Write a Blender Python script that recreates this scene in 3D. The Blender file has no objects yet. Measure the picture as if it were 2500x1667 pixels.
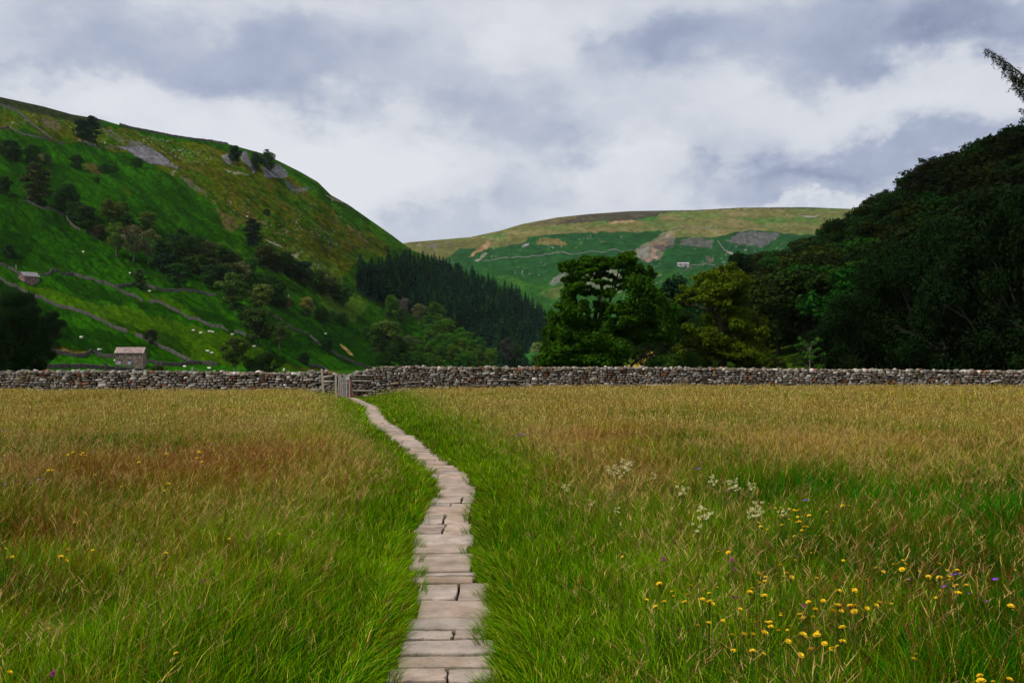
import bpy, math, random
import numpy as np
from mathutils import Vector
random.seed(7)
RS = np.random.RandomState(11)

# ------------------------------------------------------------------ camera, sky, sun, exposure
F = 2431.0          # focal length in photo pixels (photo 2500 px wide)
HY = 895.0          # photo row of the horizon
EYE = 1.7
sc = bpy.context.scene
cam_d = bpy.data.cameras.new('camera'); cam_d.sensor_width = 36.0; cam_d.lens = 36.0 * F / 2500.0
cam_d.shift_y = (HY - 833.5) / 2500.0
cam_d.clip_start = 0.1; cam_d.clip_end = 20000
cam = bpy.data.objects.new('camera', cam_d); sc.collection.objects.link(cam)
cam.location = (0, 0, EYE); cam.rotation_euler = (math.radians(90), 0, 0)
sc.camera = cam
SUN_EL, SUN_AZ = math.radians(50), math.radians(-118)     # azimuth from +Y towards +X
world = bpy.data.worlds.new('World'); sc.world = world; world.use_nodes = True

def build_sky():
    nt = world.node_tree; nt.nodes.clear(); N = nt.nodes; L = nt.links
    def inp(node, i, v):
        if isinstance(v, (int, float)): node.inputs[i].default_value = v
        elif isinstance(v, tuple): node.inputs[i].default_value = v
        else: L.new(v, node.inputs[i])
    def M(op, a, b=0.0, c=None, clamp=False):
        n = N.new('ShaderNodeMath'); n.operation = op; n.use_clamp = clamp
        inp(n, 0, a); inp(n, 1, b)
        if c is not None: inp(n, 2, c)
        return n.outputs[0]
    out = N.new('ShaderNodeOutputWorld'); bg = N.new('ShaderNodeBackground')
    sky = N.new('ShaderNodeTexSky'); sky.sky_type = 'NISHITA'; sky.sun_disc = False
    sky.sun_elevation = SUN_EL; sky.sun_rotation = SUN_AZ
    tc = N.new('ShaderNodeTexCoord')
    sep = N.new('ShaderNodeSeparateXYZ'); L.new(tc.outputs['Generated'], sep.inputs[0])
    x, y, z = sep.outputs
    az = M('ARCTAN2', x, y)
    el = M('ARCSINE', z)
    mp = N.new('ShaderNodeMapping'); mp.inputs['Scale'].default_value = (1, 1, 1.5)
    L.new(tc.outputs['Generated'], mp.inputs[0])
    def noise(scale, detail, rough, off):
        m2 = N.new('ShaderNodeMapping'); m2.inputs['Location'].default_value = off
        L.new(mp.outputs[0], m2.inputs[0])
        n = N.new('ShaderNodeTexNoise'); n.inputs['Scale'].default_value = scale
        n.inputs['Detail'].default_value = detail; n.inputs['Roughness'].default_value = rough
        L.new(m2.outputs[0], n.inputs['Vector']); return n.outputs[0]
    nx = noise(9, 7, .6, (3, 1, 5)); ny = noise(9, 7, .6, (8, 4, 2))
    azw = M('ADD', az, M('MULTIPLY', M('SUBTRACT', nx, .5), .26))
    elw = M('ADD', el, M('MULTIPLY', M('SUBTRACT', ny, .5), .15))
    n1 = noise(5.0, 9, .6, (0, 0, 0)); n2 = noise(14.0, 6, .55, (5, 9, 1))
    v = M('ADD', M('MULTIPLY', M('SUBTRACT', n1, .5), .75), M('MULTIPLY', M('SUBTRACT', n2, .5), .40))
    v = M('ADD', v, .67)
    # cloud masses: centre column, row (photo px / .9408), half sizes, weight, sharpness
    blobs = [(500, 140, 330, 90, -.36), (640, 215, 170, 50, -.14), (20, 175, 90, 45, -.40), (90, 10, 170, 50, -.24),
             (1150, 270, 200, 80, -.34), (1050, 190, 230, 90, -.10), (1900, 70, 480, 85, -.46), (2330, 60, 260, 60, -.34), (1480, 110, 120, 70, -.22),
             (2080, 355, 330, 45, -.48), (1720, 425, 240, 50, -.40), (1250, 430, 120, 50, -.26), (1050, 535, 220, 35, -.22),
             (1600, 270, 200, 55, -.16), (1240, 300, 100, 40, -.14),
             (800, 330, 330, 90, .42), (180, 235, 260, 45, .34), (880, 440, 200, 70, .30), (1450, 380, 140, 70, .40), (1240, 60, 190, 60, .26),
             (1900, 235, 320, 55, .24), (2300, 230, 200, 60, .16), (1900, 462, 240, 12, .32), (700, 20, 200, 30, .14)]
    for (cx, cy, rx, ry, w) in blobs:
        px, py = cx / .9408, cy / .9408
        a0 = math.atan((px - 1250) / F); e0 = math.atan((HY - py) / F * math.cos(a0))
        da = M('MULTIPLY', M('SUBTRACT', azw, a0), F * .9408 / rx * .95)
        de = M('MULTIPLY', M('SUBTRACT', elw, e0), F * .9408 / ry)
        d = M('ADD', M('MULTIPLY', da, da), M('MULTIPLY', de, de))
        g = M('DIVIDE', 1.0, M('ADD', 1.0, M('POWER', d, 2.4)))
        v = M('ADD', v, M('MULTIPLY', g, w * .82))
    cr = N.new('ShaderNodeValToRGB'); L.new(v, cr.inputs[0])
    els = cr.color_ramp.elements
    els[0].position = .0; els[0].color = (.25, .30, .43, 1)
    els[1].position = 1.0; els[1].color = (.77, .79, .84, 1)
    for p, c in ((.28, (.40, .455, .59, 1)), (.5, (.545, .585, .68, 1)), (.70, (.66, .69, .76, 1))):
        e = els.new(p); e.color = c
    sc10 = N.new('ShaderNodeVectorMath'); sc10.operation = 'SCALE'; sc10.inputs[3].default_value = 10.0
    L.new(cr.outputs[0], sc10.inputs[0])
    mx = N.new('ShaderNodeMixRGB'); mx.inputs[0].default_value = .96
    L.new(sky.outputs[0], mx.inputs[1]); L.new(sc10.outputs[0], mx.inputs[2])
    L.new(mx.outputs[0], bg.inputs[0]); bg.inputs[1].default_value = 0.1
    L.new(bg.outputs[0], out.inputs[0])
build_sky()
sun_d = bpy.data.lights.new('sun', 'SUN'); sun_d.energy = 3.4; sun_d.angle = math.radians(4); sun_d.color = (1, .95, .86)
sun = bpy.data.objects.new('sun', sun_d); sc.collection.objects.link(sun)
sdir = Vector((math.sin(SUN_AZ) * math.cos(SUN_EL), math.cos(SUN_AZ) * math.cos(SUN_EL), math.sin(SUN_EL)))
sun.rotation_euler = sdir.to_track_quat('Z', 'Y').to_euler()
sc.view_settings.view_transform = 'Standard'; sc.view_settings.look = 'None'
sc.view_settings.exposure = 0.0; sc.view_settings.gamma = 1.0; sc.view_settings.use_curve_mapping = False
try:
    sc.cycles.max_bounces = 6; sc.cycles.transparent_max_bounces = 6
except Exception: pass

# ------------------------------------------------------------------ helpers
COL = sc.collection
def P(px, py, Y): return np.array([(px - 1250) / F * Y, Y, EYE + (HY - py) / F * Y])
def tag(o, label=None, cat=None, group=None, kind=None):
    if label: o['label'] = label
    if cat: o['category'] = cat
    if group: o['group'] = group
    if kind: o['kind'] = kind
    return o
def empty(name, loc):
    o = bpy.data.objects.new(name, None); COL.objects.link(o); o.location = tuple(float(c) for c in loc)
    o.empty_display_size = .3; return o
def _hash(ix, iy, seed):
    h = (ix.astype(np.int64) * 374761393 + iy.astype(np.int64) * 668265263 + seed * 974634777) & 0xFFFFFFFF
    h = ((h ^ (h >> 13)) * 1274126177) & 0xFFFFFFFF
    h = h ^ (h >> 16)
    return (h & 0xFFFFFF) / float(0xFFFFFF)
def vn(x, y, seed=0):
    x = np.asarray(x, float); y = np.asarray(y, float)
    ix = np.floor(x); iy = np.floor(y); fx = x - ix; fy = y - iy
    fx = fx * fx * (3 - 2 * fx); fy = fy * fy * (3 - 2 * fy)
    a = _hash(ix, iy, seed); b = _hash(ix + 1, iy, seed); c = _hash(ix, iy + 1, seed); d = _hash(ix + 1, iy + 1, seed)
    return (a * (1 - fx) + b * fx) * (1 - fy) + (c * (1 - fx) + d * fx) * fy
def fbm(x, y, seed=0, o=4):
    s = 0; a = 1.0; t = 0
    for i in range(o):
        s = s + a * vn(np.asarray(x) * 2 ** i + 17 * i, np.asarray(y) * 2 ** i - 9 * i, seed + i); t += a; a *= .5
    return s / t
def sm(a, b, x):
    t = np.clip((np.asarray(x, float) - a) / (b - a), 0, 1); return t * t * (3 - 2 * t)
def mesh_np(name, V, Fc, mat, parent=None, col=None, smooth=False, link=True, data_only=False):
    V = np.ascontiguousarray(V, np.float32).reshape(-1, 3); Fc = np.ascontiguousarray(Fc, np.int32)
    m = bpy.data.meshes.new(name)
    m.vertices.add(len(V)); m.vertices.foreach_set('co', V.ravel())
    k = Fc.shape[1]
    m.loops.add(Fc.size); m.loops.foreach_set('vertex_index', Fc.ravel())
    m.polygons.add(len(Fc)); m.polygons.foreach_set('loop_start', np.arange(0, Fc.size, k, dtype=np.int32))
    if smooth: m.polygons.foreach_set('use_smooth', np.ones(len(Fc), bool))
    m.update(calc_edges=True)
    if col is not None:
        ca = m.color_attributes.new('Col', 'FLOAT_COLOR', 'POINT')
        c4 = np.ones((len(V), 4), np.float32); c4[:, :3] = col
        ca.data.foreach_set('color', c4.ravel())
    if mat: m.materials.append(mat)
    if data_only: return m
    o = bpy.data.objects.new(name, m)
    if parent: o.parent = parent
    COL.objects.link(o); return o

class MB:
    """collects polygons of any size with a colour per vertex and builds ONE mesh"""
    def __init__(s): s.v = []; s.f = []; s.c = []
    def add(s, vs, fs, c=(1, 1, 1)):
        b = len(s.v); s.v += [tuple(map(float, q)) for q in vs]; s.f += [tuple(b + i for i in q) for q in fs]
        s.c += [c] * len(vs)
    def box(s, c, d, rz=0, rx=0, ry=0, col=(1, 1, 1), jit=0):
        from mathutils import Euler
        R = Euler((rx, ry, rz)).to_matrix(); vs = []
        for sx in (-1, 1):
            for sy in (-1, 1):
                for sz in (-1, 1):
                    q = R @ Vector((sx * d[0] / 2 + random.uniform(-jit, jit), sy * d[1] / 2 + random.uniform(-jit, jit), sz * d[2] / 2 + random.uniform(-jit, jit)))
                    vs.append((q.x + c[0], q.y + c[1], q.z + c[2]))
        s.add(vs, [(0, 1, 3, 2), (4, 6, 7, 5), (0, 4, 5, 1), (2, 3, 7, 6), (0, 2, 6, 4), (1, 5, 7, 3)], col)
    def tube(s, pts, rad, n=6, col=(1, 1, 1)):
        pts = [Vector(p) for p in pts]; vs = []; fs = []
        for i, p in enumerate(pts):
            t = (pts[min(i + 1, len(pts) - 1)] - pts[max(i - 1, 0)])
            if t.length < 1e-6: t = Vector((0, 0, 1))
            t.normalize(); a = t.orthogonal().normalized() if i == 0 else (a0 - t * a0.dot(t)).normalized()
            a0 = a; b = t.cross(a)
            r = rad[i] if isinstance(rad, (list, tuple)) else rad
            for k in range(n):
                w = 2 * math.pi * k / n
                q = p + (a * math.cos(w) + b * math.sin(w)) * r; vs.append(tuple(q))
        for i in range(len(pts) - 1):
            for k in range(n):
                fs.append((i * n + k, i * n + (k + 1) % n, (i + 1) * n + (k + 1) % n, (i + 1) * n + k))
        fs.append(tuple(range(n))[::-1]); fs.append(tuple((len(pts) - 1) * n + k for k in range(n)))
        s.add(vs, fs, col)
    def build(s, name, mat, parent=None, smooth=False):
        m = bpy.data.meshes.new(name); m.from_pydata(s.v, [], s.f)
        if mat: m.materials.append(mat)
        ca = m.color_attributes.new('Col', 'FLOAT_COLOR', 'POINT')
        c4 = np.ones((len(s.v), 4), np.float32)
        if s.v: c4[:, :3] = np.array(s.c, np.float32)
        ca.data.foreach_set('color', c4.ravel())
        if smooth: m.polygons.foreach_set('use_smooth', [True] * len(m.polygons))
        m.update()
        o = bpy.data.objects.new(name, m)
        if parent: o.parent = parent
        COL.objects.link(o); return o

# ------------------------------------------------------------------ materials
def mat_new(name):
    m = bpy.data.materials.new(name); m.use_nodes = True; nt = m.node_tree; nt.nodes.clear()
    out = nt.nodes.new('ShaderNodeOutputMaterial'); return m, nt, out
def attr_mat(name, rough=.85, nscale=3.0, namt=.35, bump=.0, bscale=8.0, transl=0.0, use_obj=False, spec=.2, bdist=.05, coord='Object', stain=0.0):
    m, nt, out = mat_new(name); N = nt.nodes; L = nt.links
    at = N.new('ShaderNodeAttribute'); at.attribute_name = 'Col'
    c = at.outputs['Color']
    if use_obj:
        oi = N.new('ShaderNodeObjectInfo'); mu = N.new('ShaderNodeMixRGB'); mu.blend_type = 'MULTIPLY'; mu.inputs[0].default_value = 1
        L.new(c, mu.inputs[1]); L.new(oi.outputs['Color'], mu.inputs[2]); c = mu.outputs[0]
    tc = N.new('ShaderNodeTexCoord')
    if namt:
        no = N.new('ShaderNodeTexNoise'); no.inputs['Scale'].default_value = nscale; no.inputs['Detail'].default_value = 6
        no.inputs['Roughness'].default_value = .65
        L.new(tc.outputs[coord], no.inputs['Vector'])
        mr = N.new('ShaderNodeMapRange'); mr.inputs[1].default_value = .25; mr.inputs[2].default_value = .75
        mr.inputs[3].default_value = 1 - namt; mr.inputs[4].default_value = 1 + namt
        L.new(no.outputs[0], mr.inputs[0])
        mu = N.new('ShaderNodeVectorMath'); mu.operation = 'SCALE'
        L.new(c, mu.inputs[0]); L.new(mr.outputs[0], mu.inputs[3]); c = mu.outputs[0]
    if stain:
        for sc_, lo, hi, tint in ((2.4, .50, .62, (.62, .60, .50, 1)), (26.0, .62, .70, (.55, .56, .50, 1))):
            sn = N.new('ShaderNodeTexNoise'); sn.inputs['Scale'].default_value = sc_; sn.inputs['Detail'].default_value = 5; L.new(tc.outputs[coord], sn.inputs['Vector'])
            m2 = N.new('ShaderNodeMapRange'); m2.inputs[1].default_value = lo; m2.inputs[2].default_value = hi; m2.inputs[3].default_value = 0; m2.inputs[4].default_value = stain; L.new(sn.outputs[0], m2.inputs[0])
            mm = N.new('ShaderNodeMixRGB'); mm.blend_type = 'MULTIPLY'; L.new(m2.outputs[0], mm.inputs[0]); L.new(c, mm.inputs[1]); mm.inputs[2].default_value = tint; c = mm.outputs[0]
    p = N.new('ShaderNodeBsdfPrincipled'); p.inputs['Roughness'].default_value = rough
    p.inputs['Specular IOR Level'].default_value = spec
    L.new(c, p.inputs['Base Color'])
    if bump:
        bn = N.new('ShaderNodeTexNoise'); bn.inputs['Scale'].default_value = bscale; bn.inputs['Detail'].default_value = 8
        bn.inputs['Roughness'].default_value = .7
        L.new(tc.outputs[coord], bn.inputs['Vector'])
        b = N.new('ShaderNodeBump'); b.inputs['Strength'].default_value = bump; b.inputs['Distance'].default_value = bdist
        L.new(bn.outputs[0], b.inputs['Height']); L.new(b.outputs[0], p.inputs['Normal'])
    sh = p.outputs[0]
    if transl:
        t = N.new('ShaderNodeBsdfTranslucent'); L.new(c, t.inputs[0])
        mx = N.new('ShaderNodeMixShader'); mx.inputs[0].default_value = transl
        L.new(sh, mx.inputs[1]); L.new(t.outputs[0], mx.inputs[2]); sh = mx.outputs[0]
    L.new(sh, out.inputs[0]); return m
M_HILL = attr_mat('hillside turf', .95, .35, .30, .9, .25, spec=.0, bdist=2.2)
M_FAR = attr_mat('far moor turf', .95, .05, .22, .8, .05, spec=.0, bdist=8)
M_GROUND = attr_mat('valley ground', .95, 6, .35, .5, 9, spec=.0)
M_STONE = attr_mat('dry stone', .92, 9, .38, .9, 16, spec=.2, bdist=.03)
M_WALLFAR = attr_mat('field wall stone', .95, 1.6, .55, .8, 2, spec=.1, bdist=.3)
M_SLAB = attr_mat('sandstone flag', .85, 7, .32, .5, 22, spec=.25, bdist=.012, coord='Object', stain=.7)
M_LEAF = attr_mat('leaves', .75, 1, 0, transl=.22, use_obj=True, spec=.02)
M_NEEDLE = attr_mat('needles', .8, 1, 0, transl=.08, use_obj=True, spec=.02)
M_BARK = attr_mat('bark', .95, 4, .45, .8, 12, spec=.1)
M_GRASS = attr_mat('grass blades', .8, 1, 0, transl=.22, spec=.0)
M_STRAW = attr_mat('seed heads', .8, 1, 0, transl=.2, spec=.03)
M_WOOD = attr_mat('weathered wood', .9, 14, .4, .7, 30, spec=.15, bdist=.01)
M_WOOL = attr_mat('wool', .95, 6, .12, spec=.05)
M_PETAL = attr_mat('petals', .7, 1, 0, transl=.2, spec=.1)
M_BARN = attr_mat('barn masonry', .95, 2.2, .5, .9, 3, spec=.1, bdist=.15)

# ------------------------------------------------------------------ terrain surfaces
def interp(tab, x):
    xs = [a for a, b in tab]; ys = [b for a, b in tab]; return np.interp(x, xs, ys)
def gz(X, Y):       # meadow and valley floor height
    X = np.asarray(X, float); Y = np.asarray(Y, float)
    z = .05 * (fbm(X * .12, Y * .12, 5, 3) - .5) * sm(6, 14, Y)
    z = z + .20 * sm(22, 56, Y) * sm(-9, 6, X)
    return z
class Hill:
    def __init__(s, crest, ycrest, yfoot, foot_z=-.6, curve=.2, cp=5):
        s.crest = crest; s.yc = ycrest; s.yf = yfoot; s.fz = foot_z; s.curve = curve; s.cp = cp
    def prof(s, px):
        c = interp(s.crest, px); Yc = interp(s.yc, px); Yf = interp(s.yf, px)
        f = HY + (EYE - s.fz) * F / Yf
        return c, Yc, f, Yf
    def depth(s, px, py):
        c, Yc, f, Yf = s.prof(px)
        t = np.clip((f - py) / np.maximum(f - c, 1e-3), -.2, 1)
        g = (1 - s.curve) * t + s.curve * np.sign(t) * np.abs(t) ** s.cp
        return Yf + (Yc - Yf) * g
    def at(s, px, py):
        Y = float(s.depth(px, py)); return P(px, py, Y)
    def grid(s, x0, x1, nx, ny, back, disp=None):
        xs = np.linspace(x0, x1, nx); t = np.linspace(-.04, 1, ny)
        c, Yc, f, Yf = s.prof(xs)
        PY = f[None, :] + (c - f)[None, :] * t[:, None]
        PX = np.repeat(xs[None, :], ny, 0)
        Y = s.depth(PX, PY)
        X = (PX - 1250) / F * Y; Z = EYE + (HY - PY) / F * Y
        if disp is not None: Z = Z + disp(PX, PY, X, Y) * np.clip(1 - np.maximum(t, 0) ** 12, 0, 1)[:, None]
        # land falling away behind the crest
        bx = []
        for k, (dy, dz) in enumerate(back):
            Yb = Yc + dy; Zb = Z[-1] - dz
            bx.append(((xs - 1250) / F * Yc, Yb, Zb))
        for (a, b, d) in bx:
            X = np.vstack([X, a[None]]); Y = np.vstack([Y, b[None]]); Z = np.vstack([Z, d[None]])
            PX = np.vstack([PX, xs[None]]); PY = np.vstack([PY, PY[-1:]])
        n = X.shape[0]
        idx = np.arange(n * nx).reshape(n, nx)
        Fc = np.stack([idx[:-1, :-1], idx[:-1, 1:], idx[1:, 1:], idx[1:, :-1]], -1).reshape(-1, 4)
        return np.stack([X, Y, Z], -1).reshape(-1, 3), Fc, PX.ravel(), PY.ravel()
def inpoly(px, py, poly):
    ins = np.zeros(px.shape, bool); n = len(poly); j = n - 1
    for i in range(n):
        xi, yi = poly[i]; xj, yj = poly[j]
        if yi != yj:
            cnd = ((yi > py) != (yj > py)) & (px < (xj - xi) * (py - yi) / (yj - yi) + xi)
            ins ^= cnd
        j = i
    return ins
def paint(C, PX, PY, poly, col, alpha=1.0, warp=6, ws=12.0, seed=3, mott=.0, ms=3.0):
    wx = (fbm(PX / ws, PY / ws, seed, 3) - .5) * 2 * warp; wy = (fbm(PX / ws, PY / ws, seed + 9, 3) - .5) * 2 * warp
    m = inpoly(PX + wx, PY + wy, poly).astype(float) * alpha
    if mott: m = m * sm(.5 - .25, .5 + .1, fbm(PX / ms, PY / ms, seed + 21, 3) + (mott - .5) * .75)
    C[:] = C * (1 - m[:, None]) + np.array(col)[None] * m[:, None]
def conv(s, ox, oy): return lambda pts: [(x / s + ox, y / s + oy) for x, y in pts]
R1 = conv(3.36, 0, 200); R2 = conv(3.36, 0, 560); R3 = conv(3.92, 500, 340); R4 = conv(3.92, 500, 580)
R5 = conv(3.409, 900, 480); R6 = conv(3.36, 1300, 480); RA = conv(5.06, 1300, 600); RB = conv(5.06, 1580, 600); R8 = conv(3.137, 1900, 500)
D = conv(.9408, 0, 0)

sky_l = D([(-1400, -60), (-600, 90), (0, 223), (100, 245), (165, 263), (230, 274), (300, 295), (400, 315), (450, 322), (520, 330), (600, 352), (640, 370), (690, 395), (730, 418), (760, 448), (800, 470), (850, 505), (900, 540), (945, 574)])
LEFT = Hill(sky_l + [(1050, 628), (1100, 650), (1150, 672), (1200, 695), (1250, 722), (1300, 752), (1370, 800), (1450, 860), (1520, 905)],
            [(-1500, 900), (-600, 780), (0, 750), (300, 800), (600, 850), (800, 950), (1000, 1100), (1200, 1250), (1450, 1400), (1520, 1420)],
            [(-1500, 250), (-600, 250), (0, 255), (300, 290), (600, 330), (900, 480), (1100, 620), (1300, 800), (1520, 1100)], curve=.22, cp=6)
def disp_left(PX, PY, X, Y):
    u = PX * .82 + PY * .57; v = -PX * .57 + PY * .82
    rel = sm(915, 840, PY)
    d = (fbm(u / 160, v / 28, 31, 4) - .5) * 13 + (fbm(u / 45, v / 9, 41, 3) - .5) * 6.5 + (fbm(X / 3.5, Y / 3.5, 51, 2) - .5) * 1.3
    return d * rel * np.clip(Y / 600, .35, 1.3) * .55
V, Fc, PX, PY = LEFT.grid(-700, 1519, 860, 430, [(40, 1), (140, 10), (400, 60), (900, 240)], disp_left)
u = PX * .80 + PY * .60; v = -PX * .60 + PY * .80
n1 = fbm(u / 90, v / 16, 3, 4); n2 = fbm(u / 22, v / 4.5, 13, 3); n3 = fbm(PX / 5, PY / 4, 23, 3); n4 = fbm(u / 9, v / 2.6, 29, 3)
G = np.array((.015, .072, .001)); GD = np.array((.005, .026, .001)); BR = np.array((.066, .070, .002)); LG = np.array((.034, .080, .001)); RB_ = np.array((.105, .055, .012))
C = G[None] * np.ones((len(PX), 1))
a = (.5 * sm(350, 900, PX) * sm(700, 560, PY - PX * .12))[:, None]; C = C * (1 - a) + np.array((.042, .100, .001)) * a  # sunlit right half of the slope, put into the turf colour as lighter green
a = sm(.45, .62, n1)[:, None]; C = C * (1 - .55 * a) + GD * .55 * a
a = sm(.50, .68, n2)[:, None]; C = C * (1 - .65 * a) + GD * .65 * a
P1 = [(0, 258), (120, 280), (250, 312), (430, 345), (560, 370), (700, 430), (790, 500), (880, 560), (960, 600), (950, 625), (880, 640), (840, 660), (760, 690), (720, 650), (690, 612), (640, 600), (600, 560), (540, 525), (500, 480), (450, 440), (400, 420), (330, 378), (210, 345), (120, 338), (60, 322), (0, 310)]
paint(C, PX, PY, P1, BR, .72, 14, 30, 5)
ups = inpoly(PX, PY, P1)
a = (ups * sm(.48, .6, fbm(u / 60, v / 12, 77, 4)) * .62)[:, None]; C = C * (1 - a) + G * a
a = (ups * sm(.55, .66, fbm(u / 40, v / 9, 87, 4)) * .35)[:, None]; C = C * (1 - a) + RB_ * a
a = (ups * sm(.56, .66, n2) * .55)[:, None]; C = C * (1 - a) + GD * a
paint(C, PX, PY, [(690, 600), (820, 640), (850, 700), (900, 740), (870, 790), (800, 760), (760, 690), (700, 650)], (.075, .12, .012), .45, 12, 30, 6)
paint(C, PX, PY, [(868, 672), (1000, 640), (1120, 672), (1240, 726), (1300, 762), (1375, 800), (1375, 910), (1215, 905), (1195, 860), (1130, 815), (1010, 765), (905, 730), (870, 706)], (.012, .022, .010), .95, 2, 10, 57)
# heather strip under the crest on the far left
paint(C, PX, PY, [(-700, -100), (0, 236), (250, 292), (250, 302), (120, 284), (0, 256), (-700, 60)], (.026, .028, .012), .85, 3, 14, 7)
paint(C, PX, PY, R3([(860, 370), (980, 400), (1100, 490), (1130, 540), (1000, 470), (900, 430)]), G * .9, .9, 4, 9, 8)
# fields lower down
paint(C, PX, PY, R2([(130, 440), (500, 520), (800, 600), (1050, 620), (1250, 700), (1500, 760), (1850, 840), (2080, 920), (2350, 1080), (2650, 1210), (2350, 1200), (1900, 1170), (1800, 1090), (1500, 1040), (1250, 930), (1050, 840), (780, 725), (500, 620)]), LG, .85, 5, 20, 9)
paint(C, PX, PY, R2([(1150, 480), (1400, 560), (1650, 680), (1600, 700), (1350, 620), (1200, 560)]), LG, .7, 6, 14, 10)
paint(C, PX, PY, R2([(330, 955), (450, 950), (600, 980), (740, 1012), (640, 1040), (500, 1020), (330, 1010)]), (.12, .09, .012), .9, 2, 8, 11)
paint(C, PX, PY, R2([(380, 1050), (900, 1050), (1250, 1090), (2000, 1120), (2350, 1180), (1900, 1230), (0, 1260), (0, 1120)]), (.018, .100, .002), .85, 3, 12, 12)
for k, q in enumerate([[(380, 380), (900, 480), (1040, 600), (700, 550), (450, 430)], [(860, 725), (1150, 800), (1400, 870), (1560, 1000), (1540, 1060), (1350, 960), (1150, 860), (950, 790)],
          [(1050, 570), (1250, 600), (1600, 730), (1400, 690), (1150, 630)], [(480, 760), (900, 850), (1240, 960), (1240, 1060), (900, 1040), (500, 930)], [(1560, 610), (1800, 680), (1950, 760), (1700, 740), (1600, 690)],
          [(-10, 0), (300, 60), (180, 330), (-10, 280)], [(0, 440), (250, 520), (480, 700), (500, 1000), (380, 1150), (0, 1170)]]):
    paint(C, PX, PY, R2(q), GD * .85, .72, 6, 16, 40 + k)
paint(C, PX, PY, R4([(560, 960), (1000, 900), (1300, 930), (1600, 1080), (1640, 1240), (1300, 1180), (1100, 1090), (800, 1100)]), GD, .7, 6, 14, 51)
paint(C, PX, PY, R4([(900, 1240), (1150, 1265), (1500, 1270), (1640, 1300), (1300, 1330), (900, 1300)]), (.085, .08, .008), .8, 2, 8, 52)
paint(C, PX, PY, R4([(1290, 1020), (1340, 1050), (1400, 1110), (1430, 1135), (1380, 1120), (1330, 1080)]), (.28, .2, .06), .85, 1, 6, 53)
# scree, scars, bare earth
GR = (.15, .14, .165); RK = (.08, .075, .085); ET = (.19, .115, .055)
for k, (pl, cc, al, w) in enumerate([
    (R1([(960, 530), (1050, 530), (1130, 540), (1220, 545), (1290, 590), (1340, 620), (1400, 660), (1470, 705), (1400, 708), (1340, 690), (1260, 690), (1180, 660), (1130, 620), (1060, 580)]), GR, .92, 1.5),
    (R1([(1060, 480), (1130, 500), (1220, 550), (1130, 560), (1060, 520)]), GR, .55, 3),
    (R1([(640, 460), (720, 478), (820, 530), (815, 545), (740, 515), (660, 485)]), GR, .85, 1),
    (R1([(850, 505), (950, 520), (960, 540), (870, 530)]), (.22, .19, .1), .8, 1),
    (R3([(540, 290), (600, 280), (680, 240), (740, 260), (800, 330), (790, 370), (740, 385), (640, 375), (580, 360)]), GR, .85, 1.5),
    (R3([(350, 110), (410, 120), (430, 200), (480, 260), (480, 320), (440, 290), (420, 230), (350, 190)]), GR, .85, 1.5),
    (R3([(165, 135), (220, 130), (262, 225), (230, 250), (190, 205)]), GR, .75, 1.5),
    (R3([(760, 395), (830, 430), (920, 460), (1020, 490), (960, 505), (890, 500), (885, 555), (850, 520), (800, 480)]), GR, .7, 2.5),
    (R3([(1140, 535), (1200, 548), (1270, 578), (1350, 615), (1290, 607), (1220, 592)]), (.30, .2, .15), .85, 1),
    (R3([(1340, 605), (1440, 655), (1430, 665), (1350, 630)]), RK, .8, 1),
    (R3([(1365, 805), (1420, 870), (1500, 930), (1565, 985), (1540, 990), (1450, 915), (1375, 865)]), ET, .8, 1.2),
    (R3([(350, 650), (420, 710), (500, 760), (600, 800), (620, 830), (560, 815), (480, 770), (400, 720)]), ET, .75, 1.5),
    (R3([(650, 890), (700, 900), (765, 950), (700, 935)]), ET, .8, 1),
    (R3([(540, 945), (620, 980), (755, 1035), (745, 1045), (620, 1005)]), (.42, .36, .25), .8, .8),
    (R3([(800, 1070), (900, 1098), (890, 1118), (820, 1092)]), (.42, .36, .25), .7, .8),
    (R3([(1000, 1125), (1080, 1140), (1060, 1160)]), ET, .7, 1),
    (R3([(180, 288), (300, 310), (420, 340), (400, 350), (280, 325)]), (.4, .36, .28), .6, 1.5),
    (R1([(670, 680), (740, 655), (800, 685), (835, 745), (780, 755), (720, 720)]), (.12, .065, .025), .8, 3),
    (R1([(240, 560), (330, 560), (430, 620), (420, 670), (330, 640)]), (.12, .08, .05), .7, 3),
    (R1([(330, 290), (450, 300), (500, 360), (460, 400), (360, 360)]), (.13, .09, .07), .75, 3),
    (R1([(0, 170), (90, 190), (440, 460), (400, 470), (200, 300), (60, 220)]), RK, .35, 3),
    (R1([(1770, 1050), (1900, 1110), (1965, 1190), (1880, 1195), (1800, 1130)]), (.19, .09, .05), .7, 3),
    (R1([(1470, 770), (1600, 850), (1720, 960), (1690, 955), (1560, 870)]), (.16, .12, .1), .6, 3),
    (R1([(990, 850), (1020, 850), (1080, 910), (1050, 920)]), BR, .8, 1.5),
    (R1([(820, 350), (960, 430), (1040, 500), (1000, 520), (880, 440)]), (.12, .1, .07), .6, 4),
    ]):
    paint(C, PX, PY, pl, tuple(q * .85 for q in cc), al * (1 if k in (0, 4, 5, 6) else .72), w + 2.5, 6, 60 + k, mott=.72, ms=4.5)
sp = (ups * sm(.735, .79, fbm(PX / 2.6, PY / 2.2, 99, 2)) * sm(.45, .6, fbm(PX / 40, PY / 25, 101, 2)))[:, None] * .75
C = C * (1 - sp) + np.array((.24, .23, .18)) * sp
C = C * ((0.55 + .9 * n3) * (.45 + 1.1 * n4) * (.72 + .5 * fbm(PX / 260, PY / 120, 37, 2)))[:, None]
left_hill = mesh_np('hill', V, Fc, M_HILL, col=C, smooth=True); tag(left_hill, kind='structure', label='steep green hillside with scree and limestone scars on the left')
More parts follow.
